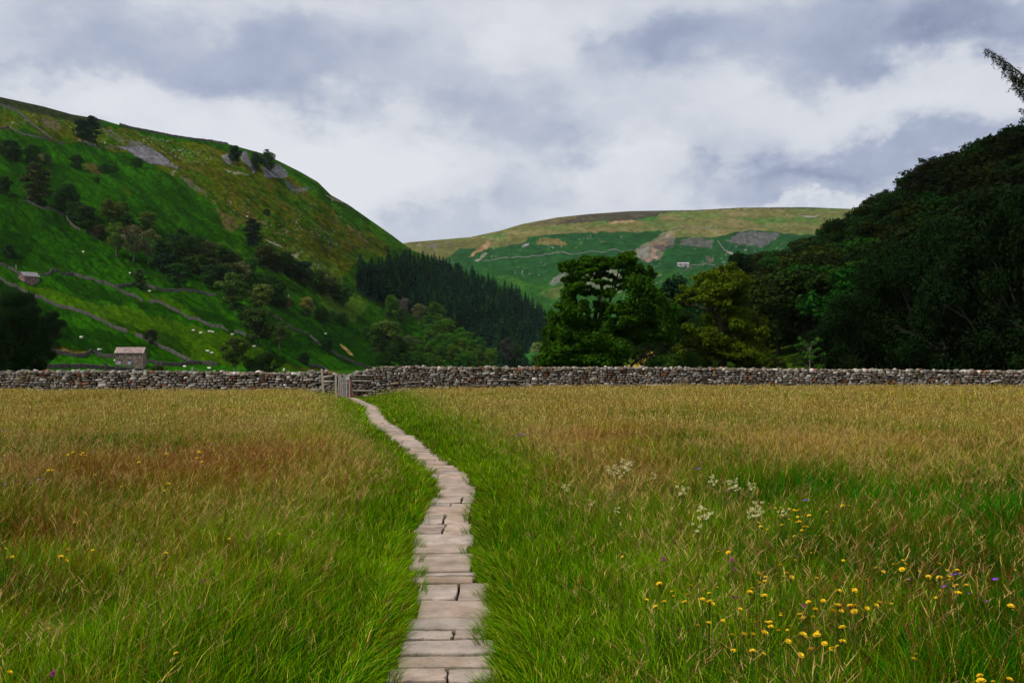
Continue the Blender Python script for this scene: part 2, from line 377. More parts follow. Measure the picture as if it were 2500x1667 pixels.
left_hill['category'] = 'hill'

# far moor
FAR = Hill([(500, 640), (800, 612), (960, 598), (1004, 591), (1148, 579), (1222, 563), (1275, 547), (1360, 531), (1435, 523), (1541, 515.5), (1700, 513), (1807, 507), (1966, 506), (2073, 510), (2232, 521), (2600, 545), (3100, 600)],
           [(500, 2500), (3100, 2500)], [(500, 1250), (1400, 1250), (3100, 1100)], foot_z=-2, curve=.32, cp=3)
def disp_far(PX, PY, X, Y):
    return ((fbm(PX / 120, PY / 26, 131, 4) - .5) * 34 + (fbm(PX / 22, PY / 7, 141, 3) - .5) * 9) * sm(880, 760, PY)
V, Fc, PX, PY = FAR.grid(500, 3100, 900, 300, [(100, 1), (500, 30), (1500, 300)], disp_far)
n1 = fbm(PX / 60, PY / 9, 3, 4); n2 = fbm(PX / 9, PY / 3, 13, 3)
GF = np.array((.012, .062, .012)); TG = np.array((.006, .040, .014)); TA = np.array((.120, .115, .034)); LT = np.array((.18, .145, .062)); HE = np.array((.045, .038, .036))
C = GF[None] * np.ones((len(PX), 1))
a = sm(.42, .6, n1)[:, None]; C = C * (1 - .4 * a) + TG * .4 * a
up = R6([(-1600, 400), (0, 345), (330, 305), (700, 285), (1100, 272), (1150, 330), (1480, 350), (1700, 330), (1900, 290), (2352, 320), (3600, 340), (3600, -40), (-1600, -20)])
paint(C, PX, PY, up, TA, .9, 3, 30, 5)
paint(C, PX, PY, [(700, 600), (1000, 586), (1222, 560), (1300, 572), (1280, 590), (1190, 600), (1120, 612), (1060, 640), (900, 640)], (.105, .10, .03), .85, 3, 20, 6)
U = inpoly(PX, PY, up)
a = (U * sm(.55, .68, fbm(PX / 50, PY / 4.5, 33, 4)) * .7)[:, None]; C = C * (1 - a) + LT * a
a = (U * sm(.5, .66, fbm(PX / 70, PY / 10, 43, 4)) * .6)[:, None]; C = C * (1 - a) + np.array((.07, .13, .025)) * a
for k, (pl, cc, al, w) in enumerate([
    (R6([(0, 220), (430, 135), (1000, 110), (2352, 75), (3600, 90), (3600, 108), (2352, 100), (1700, 98), (1050, 130), (1020, 165), (860, 190), (640, 210), (400, 215), (0, 240)]), HE, .85, 2),
    (R6([(-300, 300), (0, 215), (430, 140), (300, 200), (100, 250)]), (.15, .12, .05), .7, 2),
    (R6([(860, 170), (1020, 160), (1040, 195), (940, 205)]), (.04, .16, .02), .9, 2), (R6([(520, 200), (620, 205), (560, 225)]), (.04, .14, .02), .9, 2),
    (R5([(1040, 330), (1160, 300), (1140, 335), (1060, 345)]), (.04, .16, .02), .8, 2),
    (R6([(620, 215), (780, 185), (870, 195), (800, 215), (650, 228)]), (.38, .24, .13), .8, 1.5),
    (R6([(390, 285), (500, 262), (800, 255), (1150, 245), (1700, 235), (2200, 225), (2200, 245), (1700, 250), (1150, 262), (700, 285), (420, 298)]), LT, .75, 1.5),
    (R6([(1620, 215), (1650, 200), (1690, 215), (1650, 230)]), LT, .8, 1.5), (R6([(2150, 235), (2230, 230), (2180, 262)]), LT, .8, 1.5),
    (R6([(1680, 180), (2000, 165), (2352, 175), (2352, 215), (1900, 210), (1700, 200)]), (.055, .14, .02), .75, 3),
    (R6([(2200, 145), (2290, 150), (2352, 148), (2352, 160), (2230, 160)]), (.36, .34, .36), .8, 1),
    (R6([(15, 365), (90, 350), (220, 355), (300, 385), (280, 402), (100, 395)]), (.19, .14, .05), .9, 1.5),
    (R5([(1270, 385), (1330, 378), (1330, 400), (1275, 408)]), (.3, .27, .28), .8, 1),
    (R6([(370, 405), (410, 395), (400, 415)]), LT, .7, 1), (R6([(550, 400), (600, 380), (600, 400), (570, 412)]), LT, .7, 1),
    (R5([(1020, 368), (1000, 400), (940, 450), (880, 500), (830, 508), (890, 450), (930, 400), (980, 375)]), (.33, .19, .09), .9, 1),
    (R5([(880, 530), (960, 480), (1000, 478), (920, 535)]), (.30, .27, .22), .7, 1),
    (R5([(500, 420), (540, 392), (580, 410), (560, 445), (510, 445)]), (.18, .13, .15), .8, 1.5), (R5([(400, 410), (430, 402), (440, 430), (400, 432)]), (.25, .17, .13), .8, 1),
    (R5([(530, 460), (590, 440), (560, 480)]), LT, .7, 1), (R5([(630, 385), (680, 380), (690, 405), (640, 410)]), (.17, .13, .13), .7, 1),
    # landslip and crags
    (R6([(1060, 285), (1150, 290), (1170, 340), (1120, 400), (1085, 460), (1050, 520), (960, 575), (890, 580), (900, 520), (880, 500), (815, 500), (850, 440), (930, 370), (1000, 330)]), (.17, .155, .10), .92, 1.5),
    (R6([(1100, 300), (1140, 290), (1110, 330), (1060, 345)]), (.33, .24, .17), .8, 1),
    (R6([(990, 350), (1100, 350), (1120, 400), (1080, 445), (1000, 430), (970, 400)]), (.22, .15, .09), .85, 2),
    (R6([(980, 400), (1030, 395), (1100, 425), (1080, 445), (1000, 435)]), (.06, .04, .06), .8, 1.5),
    (R6([(975, 440), (1010, 450), (1030, 520), (980, 572), (920, 575), (955, 530)]), (.38, .24, .19), .8, 1.5),
    (R6([(830, 495), (870, 440), (930, 400), (960, 430), (940, 500), (890, 500)]), (.23, .21, .19), .7, 2),
    (R6([(1110, 345), (1170, 345), (1160, 430), (1110, 435)]), (.13, .10, .11), .8, 2),
    (R6([(1200, 360), (1300, 345), (1480, 375), (1470, 420), (1380, 435), (1210, 420)]), (.115, .10, .10), .85, 2.5),
    (R6([(1560, 390), (1700, 330), (1850, 315), (2020, 300), (2020, 340), (1920, 385), (1760, 390), (1640, 385)]), (.13, .115, .125), .85, 2.5),
    (R6([(1180, 340), (1210, 340), (1210, 430), (1170, 435)]), (.02, .06, .02), .8, 1.5),
    (R6([(1520, 370), (1560, 400), (1840, 395), (1860, 430), (1700, 470), (1560, 470), (1530, 420)]), (.012, .06, .022), .8, 2.5),
    (R6([(1590, 455), (1650, 465), (1640, 480), (1600, 475)]), (.4, .36, .3), .7, 1), (R6([(1730, 450), (1760, 445), (1760, 465)]), (.4, .36, .3), .7, 1),
    (R6([(1420, 520), (1460, 515), (1490, 535), (1450, 555), (1425, 540)]), (.15, .12, .09), .75, 1),
    # gravel banks
    (R6([(125, 680), (190, 630), (230, 615), (270, 650), (250, 705), (180, 712)]), (.22, .20, .21), .95, 1),
    (R6([(240, 600), (420, 605), (600, 610), (730, 640), (760, 700), (700, 800), (600, 780), (400, 740), (260, 720)]), (.25, .22, .18), .95, 3),
    (R6([(60, 770), (250, 725), (300, 740), (290, 790), (100, 800)]), (.23, .18, .07), .85, 2),
    (R6([(-300, 640), (0, 700), (200, 720), (120, 760), (-100, 760)]), (.06, .16, .015), .8, 3),
    ]):
    paint(C, PX, PY, pl, tuple(q * .78 for q in cc), al * .92, w + 1.8, 6, 160 + k, mott=.74, ms=5)
gfl = (sm(650, 700, PY) * .6)[:, None]; C = C * (1 - gfl) + np.array((.022, .085, .006)) * gfl
sp = (sm(.77, .82, fbm(PX / 3.0, PY / 2.0, 199, 2)) * sm(.5, .62, fbm(PX / 60, PY / 20, 201, 2)))[:, None] * .5
C = C * (1 - sp) + np.array((.34, .32, .26)) * sp
C = C * (.5 + 1.0 * n2)[:, None]
o = mesh_np('hill', V, Fc, M_FAR, col=C, smooth=True); tag(o, kind='structure', label='distant moorland hill with green fields, crags and scree')
o['category'] = 'hill'

# right hill (wooded)
RIGHT = Hill([(1380, 902), (1450, 895), (1500, 880), (1600, 812), (1700, 738), (1800, 700), (1900, 672), (2000, 640), (2130, 562), (2200, 535), (2300, 490), (2400, 448), (2500, 405), (2800, 250), (3400, 100)],
             [(1380, 560), (1500, 520), (1700, 480), (1900, 400), (2130, 330), (2300, 280), (2500, 240), (2800, 210), (3400, 200)],
             [(1380, 140), (1500, 125), (1700, 115), (1900, 88), (2100, 80), (2500, 76), (2800, 74), (3400, 72)], foot_z=-.4, curve=.15, cp=4)
def disp_right(PX, PY, X, Y): return (fbm(X / 14, Y / 14, 231, 4) - .5) * 2.2 * sm(905, 880, PY) + (fbm(X / 2, Y / 2, 232, 2) - .5) * .4 * sm(905, 890, PY)
V, Fc, PX, PY = RIGHT.grid(1381, 3400, 420, 220, [(25, 1), (100, 15), (300, 80)], disp_right)
n1 = fbm(V[:, 0] / 3, V[:, 1] / 5, 3, 4); n2 = fbm(V[:, 0] / .8, V[:, 1] / .8, 13, 3)
C = np.array((.013, .045, .002))[None] * np.ones((len(PX), 1))
a = sm(.4, .6, n1)[:, None]; C = C * (1 - .6 * a) + np.array((.055, .062, .008)) * .6 * a
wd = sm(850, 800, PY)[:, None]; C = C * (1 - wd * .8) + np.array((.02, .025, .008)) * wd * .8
paint(C, PX, PY, RA([(1150, 1500), (1250, 1440), (1400, 1300), (1560, 1220), (1640, 1270), (1560, 1370), (1400, 1420), (1350, 1520)]), (.27, .19, .03), .95, 2, 8, 9)
C = C * (.6 + .8 * n2)[:, None]
o = mesh_np('hill', V, Fc, M_GROUND, col=C, smooth=True); tag(o, kind='structure', label='hillside under the dark wood on the right'); o['category'] = 'hill'

# ------------------------------------------------------------------ path course
cl = [(1062, 1667), (1085, 1601), (1096, 1555), (1098, 1500), (1092, 1430), (1080, 1380), (1082, 1320), (1098, 1270), (1106, 1230), (1116, 1200), (1106, 1180), (1098, 1160), (1061, 1135), (1027, 1110), (998, 1080), (957, 1050), (925, 1030), (913, 1010), (907, 995), (886, 985), (866, 975), (846, 968)]
pathpts = []
for (qx, qy) in cl:
    Y = F * (EYE - .02) / (qy - HY); pathpts.append(((qx - 1250) / F * Y, Y))
pathpts = [(pathpts[0][0] - .15, 3.4)] + pathpts + [(P(843, 965, 55)[0], 55.2)]
pp = np.array(pathpts)
def path_x(Y): return np.interp(Y, pp[:, 1], pp[:, 0])
def path_dist(X, Y):
    best = np.full(len(X), 1e9)
    for i in range(len(pp) - 1):
        a = pp[i]; b = pp[i + 1]; d = b - a; L2 = d @ d
        t = np.clip(((X - a[0]) * d[0] + (Y - a[1]) * d[1]) / L2, 0, 1)
        best = np.minimum(best, np.hypot(X - a[0] - t * d[0], Y - a[1] - t * d[1]))
    return best

# ground sheet out to the horizon
def ground():
    ys = np.concatenate([np.linspace(-30, 0, 12), np.linspace(.5, 62, 190), np.geomspace(66, 9000, 60)])
    xs = np.concatenate([-np.geomspace(9000, 34, 40), np.linspace(-32, 40, 230), np.geomspace(42, 9000, 40)])
    X, Y = np.meshgrid(xs, ys)
    Z = gz(X, Y); nx = len(xs)
    idx = np.arange(len(ys) * nx).reshape(len(ys), nx)
    Fc = np.stack([idx[:-1, :-1], idx[:-1, 1:], idx[1:, 1:], idx[1:, :-1]], -1).reshape(-1, 4)
    n = fbm(X.ravel() * 2, Y.ravel() * 2, 9, 3)[:, None]
    C = np.array((.010, .018, .003)) * (1 - n) + np.array((.028, .022, .006)) * n
    far = sm(60, 75, Y.ravel())[:, None]; C = C * (1 - far) + np.array((.02, .07, .003)) * far
    o = mesh_np('ground', np.stack([X, Y, Z], -1), Fc, M_GROUND, col=C, smooth=True); tag(o, kind='structure')
ground()

# flagstones: one path
SLABS = []
def flagstones():
    mb = MB()
    bnd = [1667, 1632, 1600.5, 1562.5, 1538, 1508, 1467, 1424, 1407, 1397, 1364, 1348, 1328, 1302, 1277, 1254, 1236.5, 1228, 1210.5, 1188, 1182, 1167]
    Ys = [3.2, 3.75, 4.3, 4.85] + [F * (EYE - .03) / (b - HY) for b in bnd]
    while Ys[-1] < 54.4: Ys.append(Ys[-1] + random.uniform(.42, .66))
    for i in range(len(Ys) - 1):
        y0, y1 = Ys[i] + random.uniform(.016, .034), Ys[i + 1] - .016
        if y1 - y0 < .05: continue
        ym = (y0 + y1) / 2; cx = float(path_x(ym)); w = random.uniform(.48, .60)
        cx += random.uniform(-.045, .045)
        spl = []
        if any(abs(ym - F * 1.67 / (q - HY)) < .12 for q in (1445, 1650)): spl = [random.uniform(.02, .08)]
        elif abs(ym - F * 1.67 / (1219 - HY)) < .2: spl = [.12]
        elif random.random() < .10: spl = [random.uniform(-.1, .1)]
        ed = [cx - w / 2] + [cx + s for s in spl] + [cx + w / 2]
        for j in range(len(ed) - 1):
            x0, x1 = ed[j] + (.01 if j else 0), ed[j + 1] - (.01 if j < len(ed) - 2 else 0)
            zt = .035 + random.uniform(-.006, .006) + float(gz(cx, ym)); tx, ty = random.uniform(-.006, .006), random.uniform(-.006, .006)
            t = random.random(); base = np.array((.38, .275, .205)) * (1 - t) + np.array((.34, .275, .23)) * t
            base = base * random.uniform(.80, 1.08)
            # perimeter with slightly ragged edge
            per = []
            n = 5
            def rag(): return random.uniform(-.012, .012)
            for k in range(n): per.append((x0 + (x1 - x0) * (k + (.12 if k == 0 else 0)) / n, y0 + rag()))
            for k in range(n): per.append((x1 + rag(), y0 + (y1 - y0) * (k + (.15 if k == 0 else 0)) / n))
            for k in range(n): per.append((x1 - (x1 - x0) * (k + (.12 if k == 0 else 0)) / n, y1 + rag()))
            for k in range(n): per.append((x0 + rag(), y1 - (y1 - y0) * (k + (.15 if k == 0 else 0)) / n))
            mx, my = (x0 + x1) / 2, (y0 + y1) / 2
            m = len(per); vs = []; cs = []
            def zz(x, y): return zt + tx * (x - mx) / .3 + ty * (y - my) / .2
            for s_, dz in ((1, -.07), (1, -.010), (.985, -.002), (.955, 0.0), (.5, .001)):
                for (x, y) in per: vs.append((mx + (x - mx) * s_, my + (y - my) * s_, zz(x, y) + dz))
            fs = [tuple(4 * m + q for q in range(m))]
            for r in range(4):
                for q in range(m): fs.append((r * m + q, r * m + (q + 1) % m, (r + 1) * m + (q + 1) % m, (r + 1) * m + q))
            mb.add(vs, fs, tuple(base))
            SLABS.append((x0, x1, y0, y1, zt))
    o = mb.build('path', M_SLAB); tag(o, kind='structure', label='narrow path of sandstone flags crossing the meadow'); o['category'] = 'path'
flagstones()

# ------------------------------------------------------------------ grass
def in_slab(X, Y, grow=0.0):
    """how deep a point lies inside a flag (metres), < 0 outside"""
    r = np.full(len(X), -1.0)
    near = np.abs(X - path_x(Y)) < .6
    ix = np.where(near)[0]; x = X[ix]; y = Y[ix]; b = np.full(len(ix), -1.0)
    for (x0, x1, y0, y1, z) in SLABS:
        sel = (y > y0) & (y < y1)
        if sel.any():
            d = np.minimum.reduce([x[sel] - x0, x1 - x[sel], y[sel] - y0 + .0, y1 - y[sel]])
            b[sel] = np.maximum(b[sel], d)
    r[ix] = b; return r
def sample(n, Y0, Y1, k):
    """n points between depths, density ~ 1/Y^k per m2, within the view and a margin"""
    U = RS.rand(n); e = 2 - k
    Y = (Y0 ** e + U * (Y1 ** e - Y0 ** e)) ** (1 / e)
    hw = Y * (1250 / F) * 1.10 + 1.0
    X = (RS.rand(n) * 2 - 1) * hw
    return X, Y
def zones(X, Y):
    """meadow character at a ground point: dry, red, lush-short (near path)"""
    py = HY + F * (EYE - .30) / Y; px = 1250 + X / Y * F
    pd = path_dist(X, Y)
    wob = (fbm(X * .35, Y * .18, 301, 4) - .5)
    left = sm(1000, 900, px)
    dl = np.interp(py, [940, 1040, 1110, 1170, 1260, 1400, 1700], [.76, .70, .60, .50, .13, .05, .03])
    dr = np.interp(py, [940, 1060, 1140, 1200, 1280, 1400, 1700], [.78, .76, .70, .44, .19, .10, .06])
    dry = dl * left + dr * (1 - left)
    dry = dry + wob * .85 * sm(950, 1100, py) * (1 - .55 * sm(1250, 1400, py)) + wob * .35
    # green apron round the path, wider on its right
    side = np.where(X > path_x(Y), 1.0, .75)
    wid = side * (1.2 + .035 * Y)
    dry = dry * (.10 + .90 * sm(.5, 1.4, pd / wid))
    red = 1.7 * np.exp(-(((px - 430) / 270) ** 2 + ((py - 1165) / 38) ** 2)) + .7 * np.exp(-(((px - 640) / 140) ** 2 + ((py - 1130) / 30) ** 2)) \
        + .5 * np.exp(-(((px - 60) / 160) ** 2 + ((py - 1330) / 90) ** 2)) + .55 * np.exp(-(((px - 1500) / 120) ** 2 + ((py - 1080) / 25) ** 2)) \
        + .45 * sm(1250, 1450, py) * sm(1700, 2300, px) + .35 * sm(.58, .72, fbm(X * .5, Y * .3, 311, 3))
    return np.clip(dry, 0, 1), np.clip(red, 0, 1), pd, px, py
def strips(X, Y, Z, h, laz, lean, w, faz, K, col, tipcol=None, prof=None, t0=0.0, t1=1.0, curl=None):
    n = len(X); S = np.linspace(t0, t1, K + 1); V = np.zeros((n, K + 1, 2, 3), np.float32); Cc = np.zeros((n, K + 1, 2, 3), np.float32)
    fx, fy = np.cos(faz), np.sin(faz); lx, ly = np.cos(laz), np.sin(laz)
    for k, s in enumerate(S):
        q = lean * s ** 2.0
        zz = h * s * (1 - .28 * np.minimum(q, 1.6) * s)
        cx = X + lx * h * q; cy = Y + ly * h * q; cz = Z + zz
        ss = (s - t0) / (t1 - t0)
        ww = w * (prof(ss) if prof else (1 - ss) ** .6 * (.75 + .25 * min(1, ss * 4)) + .04) / 2
        V[:, k, 0, 0] = cx - fx * ww; V[:, k, 0, 1] = cy - fy * ww; V[:, k, 0, 2] = cz
        V[:, k, 1, 0] = cx + fx * ww; V[:, k, 1, 1] = cy + fy * ww; V[:, k, 1, 2] = cz
        c = col if tipcol is None else col * (1 - s) + tipcol * s
        Cc[:, k, 0] = c; Cc[:, k, 1] = c
    b = (np.arange(n) * (K + 1) * 2)[:, None]; kk = np.arange(K)[None] * 2
    Fc = np.stack([b + kk, b + kk + 1, b + kk + 3, b + kk + 2], -1).reshape(-1, 4)
    return V.reshape(-1, 3), Fc, Cc.reshape(-1, 3)
class Bag:
    def __init__(s): s.V = []; s.F = []; s.C = []; s.n = 0
    def add(s, t):
        V, Fc, C = t; s.V.append(V); s.F.append((Fc + s.n).astype(np.int32)); s.C.append(C); s.n += len(V)
    def build(s, name, mat):
        return mesh_np(name, np.concatenate(s.V), np.concatenate(s.F), mat, col=np.concatenate(s.C))
GREEN = np.array((.007, .190, .001)); GREEN2 = np.array((.170, .300, .004)); DARKG = np.array((.006, .072, .001))
OLIVE = np.array((.20, .165, .005)); STRAW = np.array((.60, .44, .09)); TAN = np.array((.46, .28, .09)); RED = np.array((.185, .050, .008)); BROWN = np.array((.10, .055, .006))
def pick(n, w, cols):
    w = np.clip(np.array(w), 0, None); w = w / w.sum(0, keepdims=True); cw = np.cumsum(w, 0); r = RS.rand(n)
    i = (r[None] > cw).sum(0); return np.array(cols)[np.minimum(i, len(cols) - 1)]
grass = Bag()
def blades(n, Y0, Y1, k, K, wbase, hmul=1.0):
    X, Y = sample(n, Y0, Y1, k)
    dry, red, pd, px, py = zones(X, Y)
    ins = in_slab(X, Y)
    short = sm(.35, 1.0 + np.where(X > path_x(Y), 1.1, .5) + .03 * Y, pd)
    cl_ = fbm(X * 1.3, Y * 1.3, 321, 3)
    h = (.12 + .33 * short) * (.55 + .9 * cl_) * (.7 + .6 * RS.rand(n)) * hmul
    keep = (ins < .0)
    # turf edges creeping over the flags
    en = sm(.50, .66, fbm(X * 4 + 40 * (X > path_x(Y)), Y * 4, 331, 2)); edge = (ins >= 0) & (pd > .29 - .13 * en) & (RS.rand(n) < .9 * en + .06)
    h = np.where(edge, .05 + .10 * RS.rand(n), h)
    joint = (ins < 0) & (pd < .25); h = np.where(joint, .024 + .034 * RS.rand(n), h)
    keep |= edge
    keep &= RS.rand(n) < .50 + .9 * fbm(X * 2.2, Y * 2.2, 341, 2)
    i = np.where(keep)[0]; X, Y, h, dry, red, pd, px, py = [a[i] for a in (X, Y, h, dry, red, pd, px, py)]; m = len(i)
    tone = fbm(X * .9, Y * .7, 351, 3)
    w = [(1 - dry) * (.62 - .30 * sm(2.2, .8, pd / (1 + .045 * Y))) * (1.2 - tone), (1 - dry) * (.06 + 1.3 * sm(2.6, .9, pd / (1 + .045 * Y))) * (.4 + tone), (1 - dry) * .75 * sm(.42, .58, 1 - tone) * (1 - .7 * sm(2.4, .8, pd / (1 + .045 * Y))) + .06,
         dry * .62, dry * (.03 + .12 * sm(14, 28, Y)) + .003 + .05 * sm(2.2, .9, pd / (1 + .045 * Y)), dry * .10 * sm(1250, 1000, py) + .006, dry * .10 + red * 1.1 * (.3 + dry), dry * .14 + .03]
    col = pick(m, w, [GREEN, GREEN2, DARKG, OLIVE, STRAW, TAN, RED, BROWN]) * (.30 + 1.3 * RS.rand(m) ** 1.2)[:, None] * (.62 + .68 * fbm(X * .16, Y * .09, 361, 3))[:, None]
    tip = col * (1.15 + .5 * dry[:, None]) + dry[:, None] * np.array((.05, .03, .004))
    laz = RS.rand(m) * 6.283; lean = .12 + .75 * RS.rand(m) ** 1.5
    # blades by the path lean over it
    toward = np.where(X > path_x(Y), math.pi, 0.0) + RS.randn(m) * .6
    lz = sm(.62, .36, pd); laz = laz * (1 - lz) + toward * lz; lean = lean + .45 * lz
    width = wbase * (.7 + .7 * RS.rand(m)) * np.maximum(1, Y * .11) * (1 - .45 * (pd < .3))
    faz = RS.randn(m) * .7
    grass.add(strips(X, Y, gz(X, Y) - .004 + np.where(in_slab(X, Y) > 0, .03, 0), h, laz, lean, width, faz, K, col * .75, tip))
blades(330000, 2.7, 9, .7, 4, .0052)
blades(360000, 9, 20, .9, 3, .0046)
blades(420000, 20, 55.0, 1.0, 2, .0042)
g = grass.build('grass', M_GRASS); tag(g, kind='stuff', label='long meadow grass, green near the path and golden towards the wall'); g['category'] = 'grass'
del grass

heads = Bag()
def headprof(s): return max(.04, math.sin(min(1, s * 1.02) ** .7 * math.pi)) 
def stems(n, Y0, Y1, k, K, near):
    X, Y = sample(n, Y0, Y1, k)
    dry, red, pd, px, py = zones(X, Y)
    dens = (.06 if near else .11) + 1.0 * dry
    dens = dens * sm(.45, 1.1, pd) * (.35 + 1.3 * fbm(X * .8, Y * .6, 401, 3))
    keep = (RS.rand(n) < dens)
    i = np.where(keep)[0]; X, Y, dry, red, pd, px, py = [a[i] for a in (X, Y, dry, red, pd, px, py)]; m = len(i)
    h = .38 + .26 * RS.rand(m) * (.6 + .8 * fbm(X, Y, 411, 2)); h = h * (.55 + .45 * sm(.4, 1.6, pd))
    laz = RS.randn(m) * .9 + np.where(RS.rand(m) < .7, 0.15, 3.0); lean = .10 + .42 * RS.rand(m)
    z = gz(X, Y); faz = RS.randn(m) * .5
    sc_ = np.maximum(1, Y * .085)
    stemc = pick(m, [(1 - dry) * .7, dry * .5 + .12, red * .6 + .05], [GREEN2 * .8, np.array((.30, .23, .07)), RED * 1.2])
    kind = pick(m, [.55 + .5 * dry, .28 * np.ones(m), .20 + .8 * red, .15 * (1 - dry)], [0, 1, 2, 3])
    hc = (1.0 if near else 1.18) * np.array([np.array((.56, .41, .12)), np.array((.48, .29, .12)), np.array((.24, .085, .03)), np.array((.05, .03, .02))])[kind] * (.65 + .65 * RS.rand(m))[:, None]
    heads.add(strips(X, Y, z, h, laz, lean, .0017 * sc_, faz, K, stemc * .8, stemc, prof=lambda s: 1.0))
    wd = (.0045 + .0035 * RS.rand(m)) * np.maximum(1, Y * .048) * (.62 if near else 1.0)
    for f2 in ((0, 1.57) if near else (0,)):
        t = strips(X, Y, z, h, laz, lean, wd, faz + f2, 4 if near else 2, hc * .85, hc * 1.1, prof=headprof, t0=.88, t1=1.03)
        heads.add(t)
    if near:   # loose panicles: short side spikelets
        for q in range(10):
            lo = kind >= 1; j = np.where(lo | (q > 3))[0]; tight = (~lo)[j]
            s = .70 + .034 * q; qq = lean[j] * s ** 2
            bx = X[j] + np.cos(laz[j]) * h[j] * qq; by = Y[j] + np.sin(laz[j]) * h[j] * qq; bz = z[j] + h[j] * s * (1 - .28 * qq * s)
            heads.add(strips(bx, by, bz, np.where(tight, .014, .022) + np.where(tight, .008, .028) * RS.rand(len(j)), RS.rand(len(j)) * 6.283, np.where(tight, .35, .9) + .4 * RS.rand(len(j)), .0027 * np.maximum(1, Y[j] * .1), RS.rand(len(j)) * 3, 1, hc[j], hc[j] * 1.1, prof=lambda s: 1 - .4 * s))
stems(20000, 3.0, 9, .6, 4, True)
stems(52000, 9, 20, .8, 3, True)
stems(120000, 20, 54.5, 1.0, 1, False)
g = heads.build('grass_seed_heads', M_STRAW); tag(g, kind='stuff', label='pale seed heads of meadow grasses standing over the green'); g['category'] = 'grass'
del heads

# ------------------------------------------------------------------ dry stone walls
def stone_template():
    vs = {}; fs = []
    def vid(p):
        if p not in vs: vs[p] = len(vs)
        return vs[p]
    for ax in range(3):
        for s in (-1, 1):
            for a in range(2):
                for b in range(2):
                    q = []
                    for (da, db) in ((0, 0), (1, 0), (1, 1), (0, 1)):
                        p = [0, 0, 0]; p[ax] = s; p[(ax + 1) % 3] = a + da - 1; p[(ax + 2) % 3] = b + db - 1; q.append(vid(tuple(p)))
                    fs.append(q if s > 0 else q[::-1])
    V = np.array(list(vs.keys()), float)
    r = np.linalg.norm(V, axis=1)[:, None]
    V = V / r * (.52 * r + .48 * 1.12)      # rounded block
    V = V / np.abs(V).max()
    return V, np.array(fs)
ST_V, ST_F = stone_template()
def build_stones(name, items, mat, parent=None):
    """items: centre(3) half-size(3) rot(z) tilt colour"""
    A = np.array([list(i[0]) + list(i[1]) + [i[2], i[3]] for i in items]); Cc = np.array([i[4] for i in items])
    n = len(A); V = ST_V[None] * (1 + RS.uniform(-.16, .16, (n, len(ST_V), 3)))
    V = V * A[:, None, 3:6]
    ct, st = np.cos(A[:, 7])[:, None], np.sin(A[:, 7])[:, None]
    x, z = V[..., 0] * ct - V[..., 2] * st, V[..., 0] * st + V[..., 2] * ct
    cz, sz = np.cos(A[:, 6])[:, None], np.sin(A[:, 6])[:, None]
    X = x * cz - V[..., 1] * sz; Y = x * sz + V[..., 1] * cz
    W = np.stack([X, Y, z], -1) + A[:, None, :3]
    Fc = (ST_F[None] + (np.arange(n) * len(ST_V))[:, None, None]).reshape(-1, 4)
    C = np.repeat(Cc[:, None], len(ST_V), 1).reshape(-1, 3) * RS.uniform(.85, 1.1, (n * len(ST_V), 1))
    return mesh_np(name, W.reshape(-1, 3), Fc, mat, parent, col=C, smooth=False)
def stone_col(light=1.0):
    r = random.random()
    if r < .46: c = np.array((.25, .235, .215))
    elif r < .66: c = np.array((.20, .165, .12))
    elif r < .80: c = np.array((.34, .33, .32))
    elif r < .86: c = np.array((.55, .53, .51))
    elif r < .93: c = np.array((.13, .11, .085))
    else: c = np.array((.22, .105, .055))
    return c * np.array((1.04, .97, .86)) * random.uniform(.34, 1.12) * light
